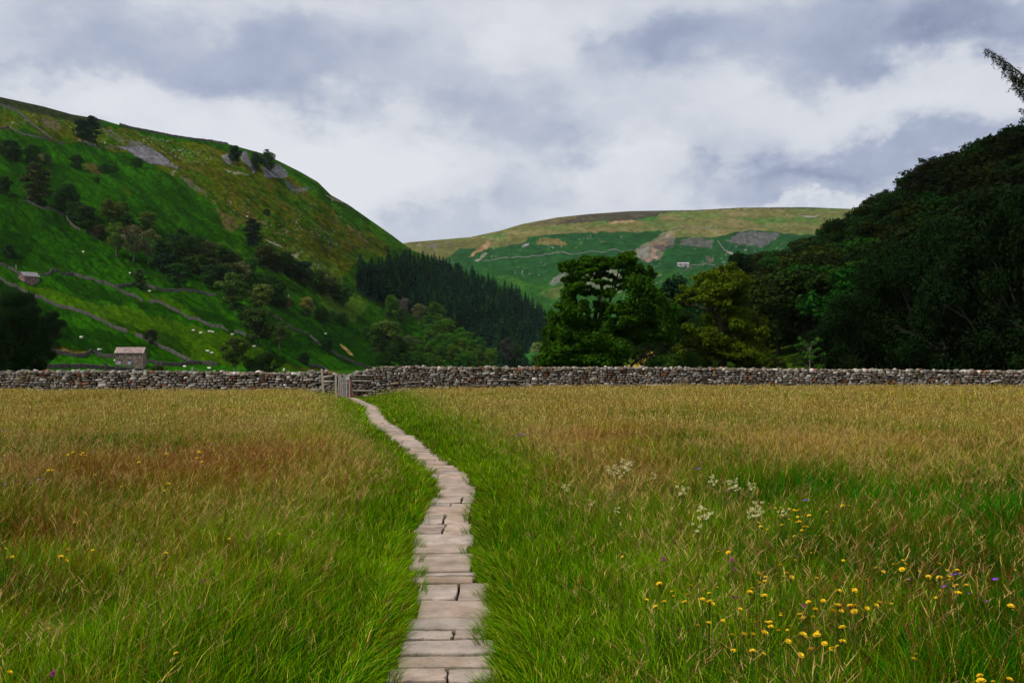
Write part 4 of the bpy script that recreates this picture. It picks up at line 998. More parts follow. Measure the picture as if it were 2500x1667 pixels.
LT_ = [  # base x, base y, height px, width px, proto, colour, label
 (200, 348, 58, 46, 'dec0', BD, 'dark tree in the gully just under the left skyline, left one of the pair'), (224, 344, 64, 42, 'tall0', BD, 'dark tree in the gully just under the left skyline, right one of the pair'),
 (573, 397, 46, 36, 'dec1', BD, 'dark round tree growing from the limestone scar near the skyline'),
 (625, 412, 40, 38, 'bush0', BD, 'dark bush at the left of the scar clump near the skyline'), (655, 418, 44, 44, 'bush1', VD, 'dark bush at the right of the scar clump near the skyline'), (650, 389, 24, 20, 'open0', BD, 'little open tree poking above the skyline of the left hill'),
 (30, 388, 52, 60, 'dec2', DK, 'dark tree at the left edge under the upper field wall'), (78, 394, 46, 42, 'bush2', DK, 'dark bush in the rocky gully under the upper field wall'), (6, 372, 30, 34, 'bush0', DK, 'small dark bush at the very left edge of the slope'),
 (116, 402, 26, 22, 'bush1', DK, 'small dark bush beside reddish rocks high on the slope'), (188, 412, 36, 36, 'bush2', DK, 'dark bush left of the reddish bank high on the slope'),
 (254, 422, 22, 26, 'bush0', DK, 'small bush, middle of three above the bracken'), (276, 424, 20, 22, 'bush1', DK, 'small bush, right of three above the bracken'), (237, 444, 14, 18, 'bush2', DK, 'lowest small bush of three above the bracken'),
 (336, 411, 24, 27, 'bush0', DK, 'small round dark bush just below the grey scree'),
 (89, 500, 104, 72, 'tall1', (.030, .048, .012), 'tall hazy olive tree at the upper left of the slope'), (166, 525, 78, 60, 'dec3', DK, 'dark tree right of the tall olive tree'), (212, 568, 68, 62, 'dec0', DK, 'dark tree at the left end of the woodland belt'), (190, 545, 60, 50, 'dec2', DK, 'dark tree squeezed between two others in the left belt'),
 (10, 472, 44, 40, 'dec1', DK, 'dark tree cut off by the left edge, mid slope'), (22, 627, 36, 38, 'bush1', VD, 'shadowed dark bush above the upper barn'),
 (268, 545, 56, 50, 'dec3', OL, 'light olive tree at the top of the woodland belt'), (295, 545, 50, 56, 'dec1', OL, 'second light olive tree at the top of the woodland belt'), (312, 560, 40, 44, 'dec2', DK, 'dark tree under the light olive crowns'),
 (362, 575, 56, 62, 'dec0', OL, 'broad olive tree behind the pale grey ones'), (284, 624, 84, 50, 'open1', OL, 'slim olive tree with its trunk showing, leftmost of the pale three'), (325, 638, 88, 58, 'open2', GY, 'greyish tree with forked trunk showing, middle of the pale three'), (362, 643, 86, 50, 'open0', GY, 'greyish tree, rightmost of the pale three'),
 (395, 660, 76, 60, 'dec1', DK, None), (428, 642, 76, 60, 'dec2', DK, None), (462, 655, 80, 60, 'dec3', DK, None), (405, 668, 52, 50, 'dec0', BD, None), (440, 620, 60, 50, 'dec1', DK, None), (480, 640, 70, 54, 'dec0', DK, None), (450, 672, 50, 50, 'dec2', DK, None), (490, 668, 50, 56, 'dec1', MG, None),
 (505, 655, 70, 50, 'dec2', (.030, .045, .016), None), (522, 640, 58, 60, 'dec3', OL, 'pale topped tree above the dark belt'), (548, 668, 70, 60, 'dec1', DK, None), (575, 668, 66, 52, 'dec0', OL, None), (515, 700, 62, 50, 'dec2', DK, None), (548, 700, 56, 56, 'dec3', BD, None), (590, 694, 60, 46, 'open1', GY, 'grey leaved tree right of the dark belt'), (612, 672, 46, 44, 'dec0', MG, None),
 (435, 700, 60, 64, 'dec0', (.014, .045, .008), 'dark spreading tree with bare trunk standing on the crossing wall'), (341, 699, 50, 34, 'tall1', (.026, .045, .012), 'small upright olive tree standing at the crossing wall'),
 (570, 752, 84, 88, 'dec1', (.032, .075, .010), 'big round mid green tree on the open slope'), (637, 752, 60, 66, 'dec3', (.065, .095, .018), 'yellowish green tree right of the big round tree'), (680, 746, 68, 48, 'tall0', DK, 'dark upright tree right of the yellowish tree'), (655, 712, 46, 50, 'dec2', DK, 'dark tree above the yellowish green tree'), (700, 752, 30, 26, 'bush2', (.05, .035, .015), 'brownish bush at the foot of the dead snag'),
 (616, 598, 70, 44, 'tall1', BD, 'dark oval tree standing alone on the brown slope'), (652, 532, 18, 16, 'bush1', BD, 'tiny lone bush on the brown upper slope'),
 (639, 654, 36, 36, 'dec1', DK, None), (672, 664, 44, 46, 'dec2', DK, None), (700, 668, 56, 50, 'dec3', DK, None), (722, 682, 50, 46, 'dec0', DK, None), (745, 700, 66, 50, 'dec2', BD, None), (768, 704, 46, 40, 'dec1', MG, None),
 (801, 720, 40, 50, 'open2', (.035, .045, .018), 'thin greyish tree in the lower diagonal belt'), (818, 730, 38, 40, 'bush0', DK, None), (834, 745, 50, 44, 'dec3', MG, 'green tree at the lower end of the diagonal belt'),
 (752, 768, 48, 44, 'dec0', (.105, .125, .022), 'yellow green bush like tree on the open slope'), (785, 783, 38, 50, 'bush2', DK, 'dark bush right of the yellow green tree'), (806, 788, 34, 40, 'bush1', MG, 'mid green bush between two dark bushes'), (836, 795, 32, 44, 'bush0', DK, 'dark bush at the lower right of the row'), (748, 776, 22, 30, 'bush1', DK, 'low dark bush under the yellow green tree'),
 (630, 842, 96, 88, 'dec2', (.020, .042, .008), 'large dark olive tree above the near bushes'), (682, 852, 68, 62, 'open1', (.026, .052, .010), 'loose green tree right of the large dark olive tree'), (600, 792, 46, 50, 'dec1', DK, 'dark tree behind the large dark olive tree'),
 (744, 889, 30, 30, 'bush2', VD, 'small dark bush on the wall end near the gate'), (797, 859, 32, 28, 'bush0', VD, 'small dark bush beside the steep wall piece'), (369, 842, 36, 28, 'bush1', (.02, .022, .01), 'brown dark bush beside the descending wall'), (387, 907, 18, 40, 'bush2', (.04, .05, .015), 'low olive bush just behind the near wall'),
 (668, 912, 18, 36, 'bush0', (.075, .23, .012), 'bright green low shrub on top line of the near wall'),
 (956, 786, 62, 42, 'dec1', MG, 'mid green tree with pale trunk at the plantation corner'), (988, 776, 50, 38, 'open0', (.062, .062, .040), 'brownish grey tree beside the plantation corner'), (1023, 788, 50, 42, 'open2', GY, 'pale grey leaved tree below the plantation'), (1064, 792, 52, 52, 'dec3', MG, 'round green tree below the plantation'), (978, 785, 34, 30, 'bush1', DK, 'dark bush between the plantation corner trees'),
 (898, 836, 38, 28, 'dec2', DK, 'narrow dark tree left of the large olive tree'), (944, 866, 84, 78, 'dec0', OL, 'large olive tree above the low dark bushes'), (1003, 874, 60, 54, 'open1', (.045, .07, .018), 'loose olive tree right of the large olive one'),
 (1318, 900, 64, 62, 'dec3', (.085, .125, .040), 'pale leaved tree beside the dark ash in the valley bottom'), (1296, 902, 42, 34, 'bush0', (.05, .22, .05), 'bright fresh green shrub in the valley bottom'), (1237, 900, 74, 48, 'open2', (.028, .035, .022), 'grey dark tree in front of the conifers'), (1262, 900, 60, 46, 'dec1', VD, 'very dark tree between the grey tree and the pale tree'),
]
for (x, y, h, w, key, col, lab) in LT_:
    p = hill_xyz(LEFT, x, y); k = p[1] / F
    cat = 'bush' if key.startswith('bush') else 'tree'
    put_tree(key, p, h * k * 1.06, w * k * 1.15, var(tuple(v * 1.75 for v in col), .12), lab or 'dark broadleaf tree in the diagonal belt across the left slope', None if lab else 'trees of the dark belt on the left slope', cat)
rq = random.Random(21)
for (x0, y0, x1, y1, n, sp_) in [(150, 505, 250, 590, 5, 10), (380, 640, 480, 668, 7, 22), (470, 640, 590, 690, 9, 22), (590, 690, 690, 745, 5, 10), (640, 650, 760, 705, 7, 10), (760, 700, 840, 745, 4, 8), (905, 850, 1010, 880, 5, 12)]:
    for i in range(n):
        t = (i + rq.random()) / n; p = hill_xyz(LEFT, x0 + (x1 - x0) * t, y0 + (y1 - y0) * t + rq.uniform(-sp_, sp_)); k = p[1] / F
        put_tree('dec%d' % rq.randrange(4), p, rq.uniform(40, 62) * k, rq.uniform(44, 62) * k, var((.032, .076, .012), .35), 'dark broadleaf tree in the diagonal belt across the left slope', 'trees of the dark belt on the left slope')
# near trees at the left foot of the hill
for (x, y, h, w, key, col, lab, Y) in [(575, 908, 92, 104, 'open2', (.036, .058, .013), 'sparse olive tree behind the wall with a dark bush at its side', 245), (655, 910, 58, 90, 'bush1', DK, 'wide dark bush directly behind the near wall', 235), (620, 912, 40, 60, 'bush0', VD, 'low very dark bush at the foot of the sparse olive tree', 240),
        (30, 912, 222, 150, 'big0', VD, 'tall black green tree at the left edge behind the wall', 150), (88, 912, 158, 110, 'big1', VD, 'black green tree, right one of the left edge pair', 165), (-40, 912, 230, 130, 'big2', VD, 'black green tree mostly cut off by the left edge', 140), (128, 846, 84, 62, 'dec1', VD, 'dark tree on the slope above the black green pair', 330), (70, 800, 90, 70, 'dec2', VD, 'dark tree behind the tops of the black green pair', 340)]:
    b = P(x, y, Y); k = Y / F
    if Y > 300: b = hill_xyz(LEFT, x, y); k = b[1] / F
    else: b[2] = 0
    put_tree(key, b, h * k + (0), w * k, var(col, .05), lab, None, 'bush' if key.startswith('bush') else 'tree')
# bright wood in the valley bottom
poly = [(1045, 800), (1100, 815), (1150, 850), (1200, 885), (1215, 905), (920, 905), (905, 880), (960, 872), (1010, 866), (1040, 840)]
rr = random.Random(5); cnt = 0
for gy in range(812, 908, 15):
    for gx in range(905, 1215, 24):
        x, y = gx + rr.uniform(-8, 8), gy + rr.uniform(-4, 4)
        if not bool(inpoly(np.array([x]), np.array([y]), poly)[0]): continue
        p = hill_xyz(LEFT, x, y); k = p[1] / F
        put_tree('dec%d' % rr.randrange(4), p, rr.uniform(36, 50) * k, rr.uniform(36, 50) * k, var(BG if x > 1000 else MG, .3), 'bright green tree packed in the small wood at the valley bottom', 'trees of the bright green wood in the valley bottom')
# conifer plantation
poly = [(872, 668), (960, 652), (1000, 640), (1060, 648), (1120, 672), (1180, 698), (1240, 726), (1300, 762), (1362, 800), (1375, 905), (1215, 905), (1195, 860), (1130, 815), (1075, 782), (1010, 762), (950, 742), (905, 728), (872, 706)]
cand = []
yy = 640.0
while yy < 905:
    xx = 868.0 + rr.uniform(0, 10)
    while xx < 1385:
        x, y = xx + rr.uniform(-4, 4), yy + rr.uniform(-3, 3)
        if bool(inpoly(np.array([x]), np.array([y]), poly)[0]): cand.append((x, y))
        xx += 10.0
    yy += 8.5 if yy < 790 else 12
cand.sort(key=lambda q: -q[1]); print('conifers', len(cand))
rest = []
step = len(cand) / 300.0 if len(cand) > 300 else 1
for i, (x, y) in enumerate(cand):
    p = hill_xyz(LEFT, x, y); k = p[1] / F; h = (rr.uniform(28, 46) if y > 690 else rr.uniform(32, 44)) * k * (1.0 if x > 900 else 1.15); 
    if y > 800: h *= 1.1
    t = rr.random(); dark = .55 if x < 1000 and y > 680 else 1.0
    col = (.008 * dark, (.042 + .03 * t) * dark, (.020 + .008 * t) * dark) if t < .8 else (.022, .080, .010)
    if i < 300:
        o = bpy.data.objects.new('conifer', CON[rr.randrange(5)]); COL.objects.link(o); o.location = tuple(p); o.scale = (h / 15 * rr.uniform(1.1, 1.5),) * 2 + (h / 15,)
        o.rotation_euler = (0, 0, rr.uniform(0, 6.28)); o.color = (*col, 1)
        zn = 'standing along the straight left edge of the plantation' if x < 905 else ('in the upper rows of the plantation' if y < 720 else ('low in the right tip of the plantation near the valley bottom' if x > 1230 else 'in the middle of the dark plantation'))
        cn = 'yellowish green' if col[0] > .02 else 'dark blue green'
        tag(o, cn + ' conifer ' + zn, 'conifer', cn + ' conifers ' + zn)
    else: rest.append((p, h / 15, rr.uniform(0, 6.28), col, rr.randrange(5)))
if rest:
    VV = []; CC = []
    for (p, s, a, col, mi) in rest:
        m = CON[mi]; n = len(m.vertices); co = np.zeros(n * 3, np.float32); m.vertices.foreach_get('co', co); co = co.reshape(-1, 3) * s
        ca, sa = math.cos(a), math.sin(a); co = np.stack([co[:, 0] * ca - co[:, 1] * sa, co[:, 0] * sa + co[:, 1] * ca, co[:, 2]], -1) + p
        cc = np.zeros(n * 4, np.float32); m.color_attributes['Col'].data.foreach_get('color', cc); VV.append(co); CC.append(cc.reshape(-1, 4)[:, :3] * np.array(col))
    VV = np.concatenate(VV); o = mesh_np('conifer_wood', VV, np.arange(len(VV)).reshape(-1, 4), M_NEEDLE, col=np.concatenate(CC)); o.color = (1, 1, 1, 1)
    tag(o, 'far upper part of the dark conifer plantation', 'conifers', kind='stuff')
# dark wood on the right hill
cands = []
for gy in range(420, 900, 37):
    for gx in range(1500, 2560, 56):
        x, y = gx + rr.uniform(-20, 20), gy + rr.uniform(-14, 14)
        c = float(interp(RIGHT.crest, x))
        if y < c + 12 or y > 893: continue
        if x > 1560 and x < 2010 and y > 862 + (2010 - x) * .02 - (8 if x > 1850 else 0): continue
        if x > 2150 and y > 760: continue
        cands.append((x, y))
for x in range(1530, 2560, 30): cands.append((x + rr.uniform(-8, 8), float(interp(RIGHT.crest, x)) + 5))
cands += [(1900, 862), (1942, 852), (1978, 842), (1925, 832), (1865, 858), (1960, 866)]
for (x, y) in cands:
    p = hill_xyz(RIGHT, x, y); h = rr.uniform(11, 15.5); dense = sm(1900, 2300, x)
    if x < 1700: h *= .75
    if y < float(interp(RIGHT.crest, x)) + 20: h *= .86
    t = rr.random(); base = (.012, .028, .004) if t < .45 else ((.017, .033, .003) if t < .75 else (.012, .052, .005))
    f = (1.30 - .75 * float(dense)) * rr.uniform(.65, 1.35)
    sk = y < float(interp(RIGHT.crest, x)) + 20; ol = base[0] > .015
    lab = ('olive tinted' if ol else 'dark green') + (' tree on the skyline of the wood on the right hillside' if sk else (' tree low in the right hillside wood, towards the sycamore' if x < 1900 and y > 720 else (' tree in the far left part of the right hillside wood' if x < 1900 else (' tree in the upper middle of the right hillside wood' if y < 640 else ' tree in the lower middle of the right hillside wood'))))
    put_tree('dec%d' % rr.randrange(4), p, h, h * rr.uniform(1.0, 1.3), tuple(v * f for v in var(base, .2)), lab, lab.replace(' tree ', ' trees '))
for (x, y, h, w, key, lab) in [(2268, 455, 128, 90, 'open1', 'tree standing proud of the wood skyline'), (2160, 520, 92, 60, 'open2', 'open crowned tree on the wood skyline with sky through it'), (2195, 500, 88, 60, 'open0', 'second open crowned tree on the wood skyline'), (2390, 330 + 100, 120, 90, 'open2', 'tall open tree below the larch branch on the wood skyline')]:
    p = hill_xyz(RIGHT, x, y); k = p[1] / F
    put_tree(key, p, h * k, w * k, (.010, .022, .006), lab)
# big dark trees just behind the right part of the wall
for (x, top, w, key, Y, lab) in [(2075, 720, 190, 'big0', 92, 'leafy dark tree behind the wall, leftmost of the near right group'), (2150, 640, 220, 'big1', 100, 'dark tree behind the wall with sparse bright leaf tufts'), (2230, 560, 260, 'big2', 96, 'tall dark tree behind the wall in the near right group'), (2320, 520, 250, 'big0', 88, 'dense dark tree behind the wall, second from the right edge'),
        (2420, 450, 280, 'big1', 84, 'tall blackish tree behind the wall near the right edge'), (2510, 430, 300, 'big2', 80, 'blackish tree cut off by the right edge'), (2010, 800, 130, 'big2', 98, 'low dark tree right of the thin sapling')]:
    h = EYE + (HY - top) / F * Y
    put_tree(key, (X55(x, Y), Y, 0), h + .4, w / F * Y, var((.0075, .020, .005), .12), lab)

# hero ash and its neighbour
def hero(name, cx, Y, lobes_px, n, size, trunks, col, label, seed, barkc=(.035, .030, .022)):
    k = Y / F; base = P(cx, HY, Y); root = empty(name, (base[0], Y, 0)); tag(root, label, 'tree'); r = random.Random(seed)
    L = []
    for (x, y, rx, ry) in lobes_px:
        c = P(x, y, Y); d = r.uniform(-1, 1) * 3.2; c[1] += d
        L.append(((c[0] - base[0], d, c[2]), (rx * k, max(rx, ry) * k * .9 + .6, ry * k)))
    V, Fc, C = leaf_cloud(sub(sub(L, 3, .6, seed, .7), 3, .45, seed + 1, .95), n, size, .10, seed=seed, gap=.20, soft=.42)
    o = mesh_np('crown', V, Fc, M_LEAF, root, col=C); o.color = (*col, 1)
    mb = MB()
    for (pts, r0, r1) in trunks:
        q = []
        for i, (x, y) in enumerate(pts):
            c = P(x, y, Y); q.append((c[0] - base[0], r.uniform(-.5, .5) * (0 if i == 0 else 1), c[2]))
        nn = len(q); mb.tube(q, [r0 + (r1 - r0) * i / (nn - 1) for i in range(nn)], 8, barkc)
        end = Vector(q[-1]); 
    # twigs from trunk ends into the lobes
    ends = [Vector(q) for q in mb.v[::8]]
    for (c, q) in L:
        c = Vector(c); s = min(ends, key=lambda e: (e - c).length + (3 if e.z > c.z else 0)); m = s.lerp(c, .5) + Vector((0, 0, .3))
        mb.tube([s, m, c], [.09, .06, .03], 5, barkc)
        for w in range(3):
            e = c + Vector((r.uniform(-1, 1) * q[0], r.uniform(-1, 1) * q[1], r.uniform(-.5, 1) * q[2])) * .9
            mb.tube([m.lerp(c, .5), e], [.04, .012], 4, barkc)
    mb.build('trunk', M_BARK, root)
A_l = [(x, y, rx, ry) for (x, y), (rx, ry) in zip(RA([(900, 165), (700, 200), (1080, 190), (500, 225), (360, 260), (1180, 240), (1330, 320), (1440, 350), (1430, 470), (480, 420), (470, 520), (560, 560), (760, 560), (930, 590), (1260, 420), (1280, 560), (1450, 620), (1600, 650), (1650, 780),
                                                   (260, 900), (380, 780), (480, 880), (620, 760), (820, 740), (980, 800), (700, 950), (900, 980), (1150, 780), (1120, 950), (1350, 780), (1400, 950), (1560, 950), (1680, 920), (220, 1080), (400, 1050), (600, 1130), (820, 1170), (1020, 1150), (1230, 1120), (1450, 1130), (1620, 1130),
                                                   (180, 1350), (350, 1300), (550, 1350), (760, 1380), (950, 1350), (1080, 1300), (120, 1450), (400, 1450), (650, 1480), (900, 1470), (1250, 250), (820, 250), (640, 330), (1000, 270), (200, 1200)]),
                                              [(s / 5.06, t / 5.06) for s, t in [(200, 75), (170, 80), (160, 90), (140, 70), (110, 75), (120, 90), (120, 100), (95, 90), (110, 110), (95, 90), (95, 100), (100, 80), (110, 70), (110, 70), (130, 110), (120, 120), (140, 130), (120, 130), (120, 150),
                                                   (110, 90), (110, 90), (120, 110), (110, 90), (120, 100), (110, 90), (150, 120), (150, 130), (110, 110), (150, 130), (140, 140), (160, 150), (150, 140), (120, 130), (130, 120), (150, 130), (170, 130), (170, 130), (170, 120), (160, 120), (160, 90), (130, 80),
                                                   (120, 130), (150, 140), (160, 140), (160, 130), (150, 120), (110, 120), (120, 90), (180, 90), (180, 80), (150, 80), (130, 80), (130, 50), (80, 50), (110, 50), (110, 100)]])]
A_l += [(x / 5.06 + 1300, y / 5.06 + 600, 13, 7) for x, y in [(560, 380), (620, 440), (700, 400), (760, 470), (820, 360), (900, 430), (980, 470), (1090, 430), (1130, 350), (650, 520), (900, 350), (1120, 520), (700, 330), (1010, 360)]]
A_l += [(x / 5.06 + 1300, y / 5.06 + 600, a / 5.06, b / 5.06) for x, y, a, b in [(350, 1000, 190, 200), (600, 960, 230, 230), (950, 1020, 280, 230), (1350, 850, 260, 300), (1600, 950, 200, 260), (450, 1350, 380, 190), (950, 1320, 330, 180), (1450, 600, 160, 220), (1250, 1100, 260, 200), (700, 1200, 300, 200), (850, 200, 330, 90), (500, 500, 110, 200), (1700, 1000, 160, 220), (1500, 1130, 240, 120)]]
hero('ash_tree', 1420, 120, A_l, 150000, .33,
     [(RA([(620, 1560), (600, 1200), (570, 900), (540, 700), (500, 560), (520, 400), (560, 260)]), .42, .08), (RA([(640, 1560), (700, 1250), (760, 950), (820, 700), (860, 540), (830, 420), (800, 300)]), .36, .07),
      (RA([(820, 900), (950, 700), (1000, 580), (1040, 430), (1060, 300)]), .20, .06), (RA([(700, 1300), (900, 1080), (1060, 900), (1220, 690), (1300, 500), (1330, 380)]), .26, .07),
      (RA([(1180, 1580), (1230, 1470), (1300, 1410), (1420, 1360), (1540, 1330), (1620, 1290)]), .20, .06), (RA([(1290, 1415), (1440, 1310), (1560, 1230)]), .10, .04), (RA([(1150, 1200), (1280, 1090), (1420, 980), (1500, 850)]), .18, .06),
      (RA([(1000, 580), (1080, 540), (1150, 480)]), .09, .04), (RA([(510, 640), (440, 720), (410, 740)]), .07, .03)],
     (.028, .086, .003), 'big spreading ash with see through upper crown behind the wall', 501)
B_l = [(x, y, rx, ry) for (x, y), (rx, ry) in zip(RB([(930, 270), (1010, 320), (820, 350), (700, 430), (900, 430), (1080, 450), (560, 560), (720, 580), (880, 600), (1040, 620), (1180, 560), (620, 680), (760, 700), (500, 690), (930, 720), (1150, 690),
                                                   (850, 920), (1080, 870), (1280, 880), (1400, 960), (1200, 980), (1000, 1010), (1330, 1080), (1150, 1130), (480, 1020), (620, 1060), (760, 1120), (560, 1180), (700, 1250), (880, 1180), (1050, 1250), (1220, 1250), (1360, 1280), (560, 1340), (1150, 1380), (1320, 1400), (720, 1400), (440, 1270), (400, 640)]),
                                              [(s / 5.06, t / 5.06) for s, t in [(90, 55), (110, 90), (120, 90), (130, 100), (140, 110), (120, 120), (120, 90), (130, 90), (130, 100), (130, 90), (90, 110), (120, 50), (120, 60), (90, 50), (110, 60), (110, 60),
                                                   (120, 90), (140, 80), (140, 90), (110, 90), (150, 90), (110, 80), (130, 100), (140, 100), (110, 60), (120, 70), (110, 80), (120, 80), (140, 80), (110, 80), (140, 90), (150, 90), (110, 90), (130, 70), (160, 80), (120, 70), (120, 50), (80, 80), (70, 80)]])]
B_l += [(x / 5.06 + 1580, y / 5.06 + 600, a / 5.06, b / 5.06) for x, y, a, b in [(900, 430, 250, 190), (820, 610, 320, 120), (1150, 1050, 330, 230), (620, 1150, 210, 200), (1000, 1320, 420, 140), (600, 1380, 260, 110), (1050, 580, 170, 170), (1250, 1350, 250, 150)]]
hero('sycamore_tree', 1765, 128, B_l, 110000, .32,
     [(RB([(920, 1560), (915, 1350), (910, 1150), (900, 950), (870, 820), (900, 600), (930, 400), (940, 280)]), .50, .08), (RB([(905, 1000), (820, 820), (790, 700), (800, 600), (700, 520)]), .22, .06), (RB([(870, 850), (760, 800), (620, 740), (480, 740)]), .14, .04), (RB([(900, 1100), (1050, 960), (1200, 900), (1350, 880)]), .16, .05), (RB([(960, 1560), (975, 1380), (960, 1200), (1010, 1050)]), .24, .08)],
     (.066, .112, .004), 'tall sycamore with olive green crown and thick trunk behind the wall', 502, (.060, .045, .028))
put_tree('dec1', (X55(1647, 165), 165, .0), EYE + (HY - 668) / F * 165, 12.5, (.008, .030, .010), 'dark rounded tree top between the ash and the sycamore')
put_tree('big1', (X55(1610, 150), 150, 0), EYE + (HY - 720) / F * 150, 13, (.018, .048, .008), 'mid green tree filling the gap behind the ash')
put_tree('big2', (X55(1665, 140), 140, 0), EYE + (HY - 745) / F * 140, 9, (.016, .044, .007), 'green tree close behind the sycamore, on its left')
put_tree('dec3', (X55(1728, 190), 190, 0), 7.5, 13, (.012, .040, .007), 'dim green tree low behind the sycamore trunk')
put_tree('dec0', (X55(1800, 330), 330, 25), EYE + (HY - 612) / F * 330 - 25, 13, (.008, .022, .006), 'small dark tree standing above the sycamore shoulder')

for i, (x, y, w, hh) in enumerate([(1640, 880, 60, 34), (1690, 872, 50, 40), (1735, 885, 46, 30), (1820, 880, 60, 42), (1868, 884, 50, 36), (1905, 890, 40, 26), (1955, 892, 40, 30)]):
    Y = 118 + 4 * i; put_tree('bush%d' % (i % 3), (X55(x, Y), Y, float(RIGHT.at(x, 897)[2]) * .6), hh / F * Y + .8, w / F * Y * 1.3, var((.040, .070, .008), .3), 'low olive green shrub on the bank under the sycamore', 'shrubs on the bank under the sycamore', 'bush')
# sapling right of the sycamore
def sapling():
    Y = 72; k = Y / F; base = P(1978, 900, Y); root = empty('sapling', (base[0], Y, 0)); tag(root, 'thin ash sapling with fresh green leaf tufts behind the wall', 'tree')
    mb = MB(); r = random.Random(3); top = 3.4
    mb.tube([(0, 0, -.1), (.02, 0, 1.2), (-.05, 0, 2.2), (.02, 0, 3.2)], [.05, .04, .03, .012], 6, (.16, .15, .12))
    L = []
    for i in range(34):
        z = r.uniform(.9, 3.8); a = r.uniform(0, 6.28); R = r.uniform(.25, 1.15) * (1.2 - abs(z - 2.4) / 2.6)
        e = (math.cos(a) * R, math.sin(a) * R, z); mb.tube([(0, 0, z - .5), (e[0] * .5, e[1] * .5, z - .15), e], [.018, .012, .005], 4, (.10, .09, .06))
        L.append((e, (.20, .20, .13)))
    mb.build('trunk', M_BARK, root)
    V, Fc, C = leaf_cloud(L, 2600, .11, .2, seed=9); o = mesh_np('crown', V, Fc, M_LEAF, root, col=C); o.color = (.034, .12, .010, 1)
sapling()

# dead snag, stump, boundary post
def snag(px, py, h, label, col, name='dead_tree'):
    p = hill_xyz(LEFT, px, py); k = p[1] / F; mb = MB(); H = h * k; r = random.Random(4)
    mb.tube([(0, 0, -.5), (.1, 0, H * .4), (-.1, 0, H * .75), (.05, 0, H)], [H * .06, H * .05, H * .035, H * .012], 7, col)
    for i in range(5):
        z = H * r.uniform(.35, .9); a = r.uniform(0, 6.28); e = (math.cos(a) * H * .22, math.sin(a) * H * .22, z + H * .18)
        mb.tube([(0, 0, z), (e[0] * .5, e[1] * .5, z + H * .06), e], [H * .02, H * .014, H * .005], 5, col)
    o = mb.build(name, M_BARK); o.location = tuple(p); tag(o, label, 'dead tree' if name == 'dead_tree' else 'stump')
snag(704, 750, 32, 'pale bare dead tree on the slope right of the yellowish tree', (.36, .30, .24))
snag(39, 654, 13, 'pale broken stump above the upper barn wall', (.45, .30, .24), 'tree_stump')
def boundary():
    Y = 64; b = P(696, 905, Y); root = empty('marker_post', (b[0], Y, 0)); tag(root, 'short brown post with a tilted white board behind the wall', 'post')
    mb = MB(); mb.box((.05, 0, .75), (.09, .09, 1.5), col=(.12, .07, .04)); mb.build('post', M_WOOD, root)
    mb = MB(); mb.box((-.07, -.06, 1.52), (.11, .02, .19), ry=.35, col=(.62, .66, .55)); mb.build('board', M_WOOD, root)
boundary()

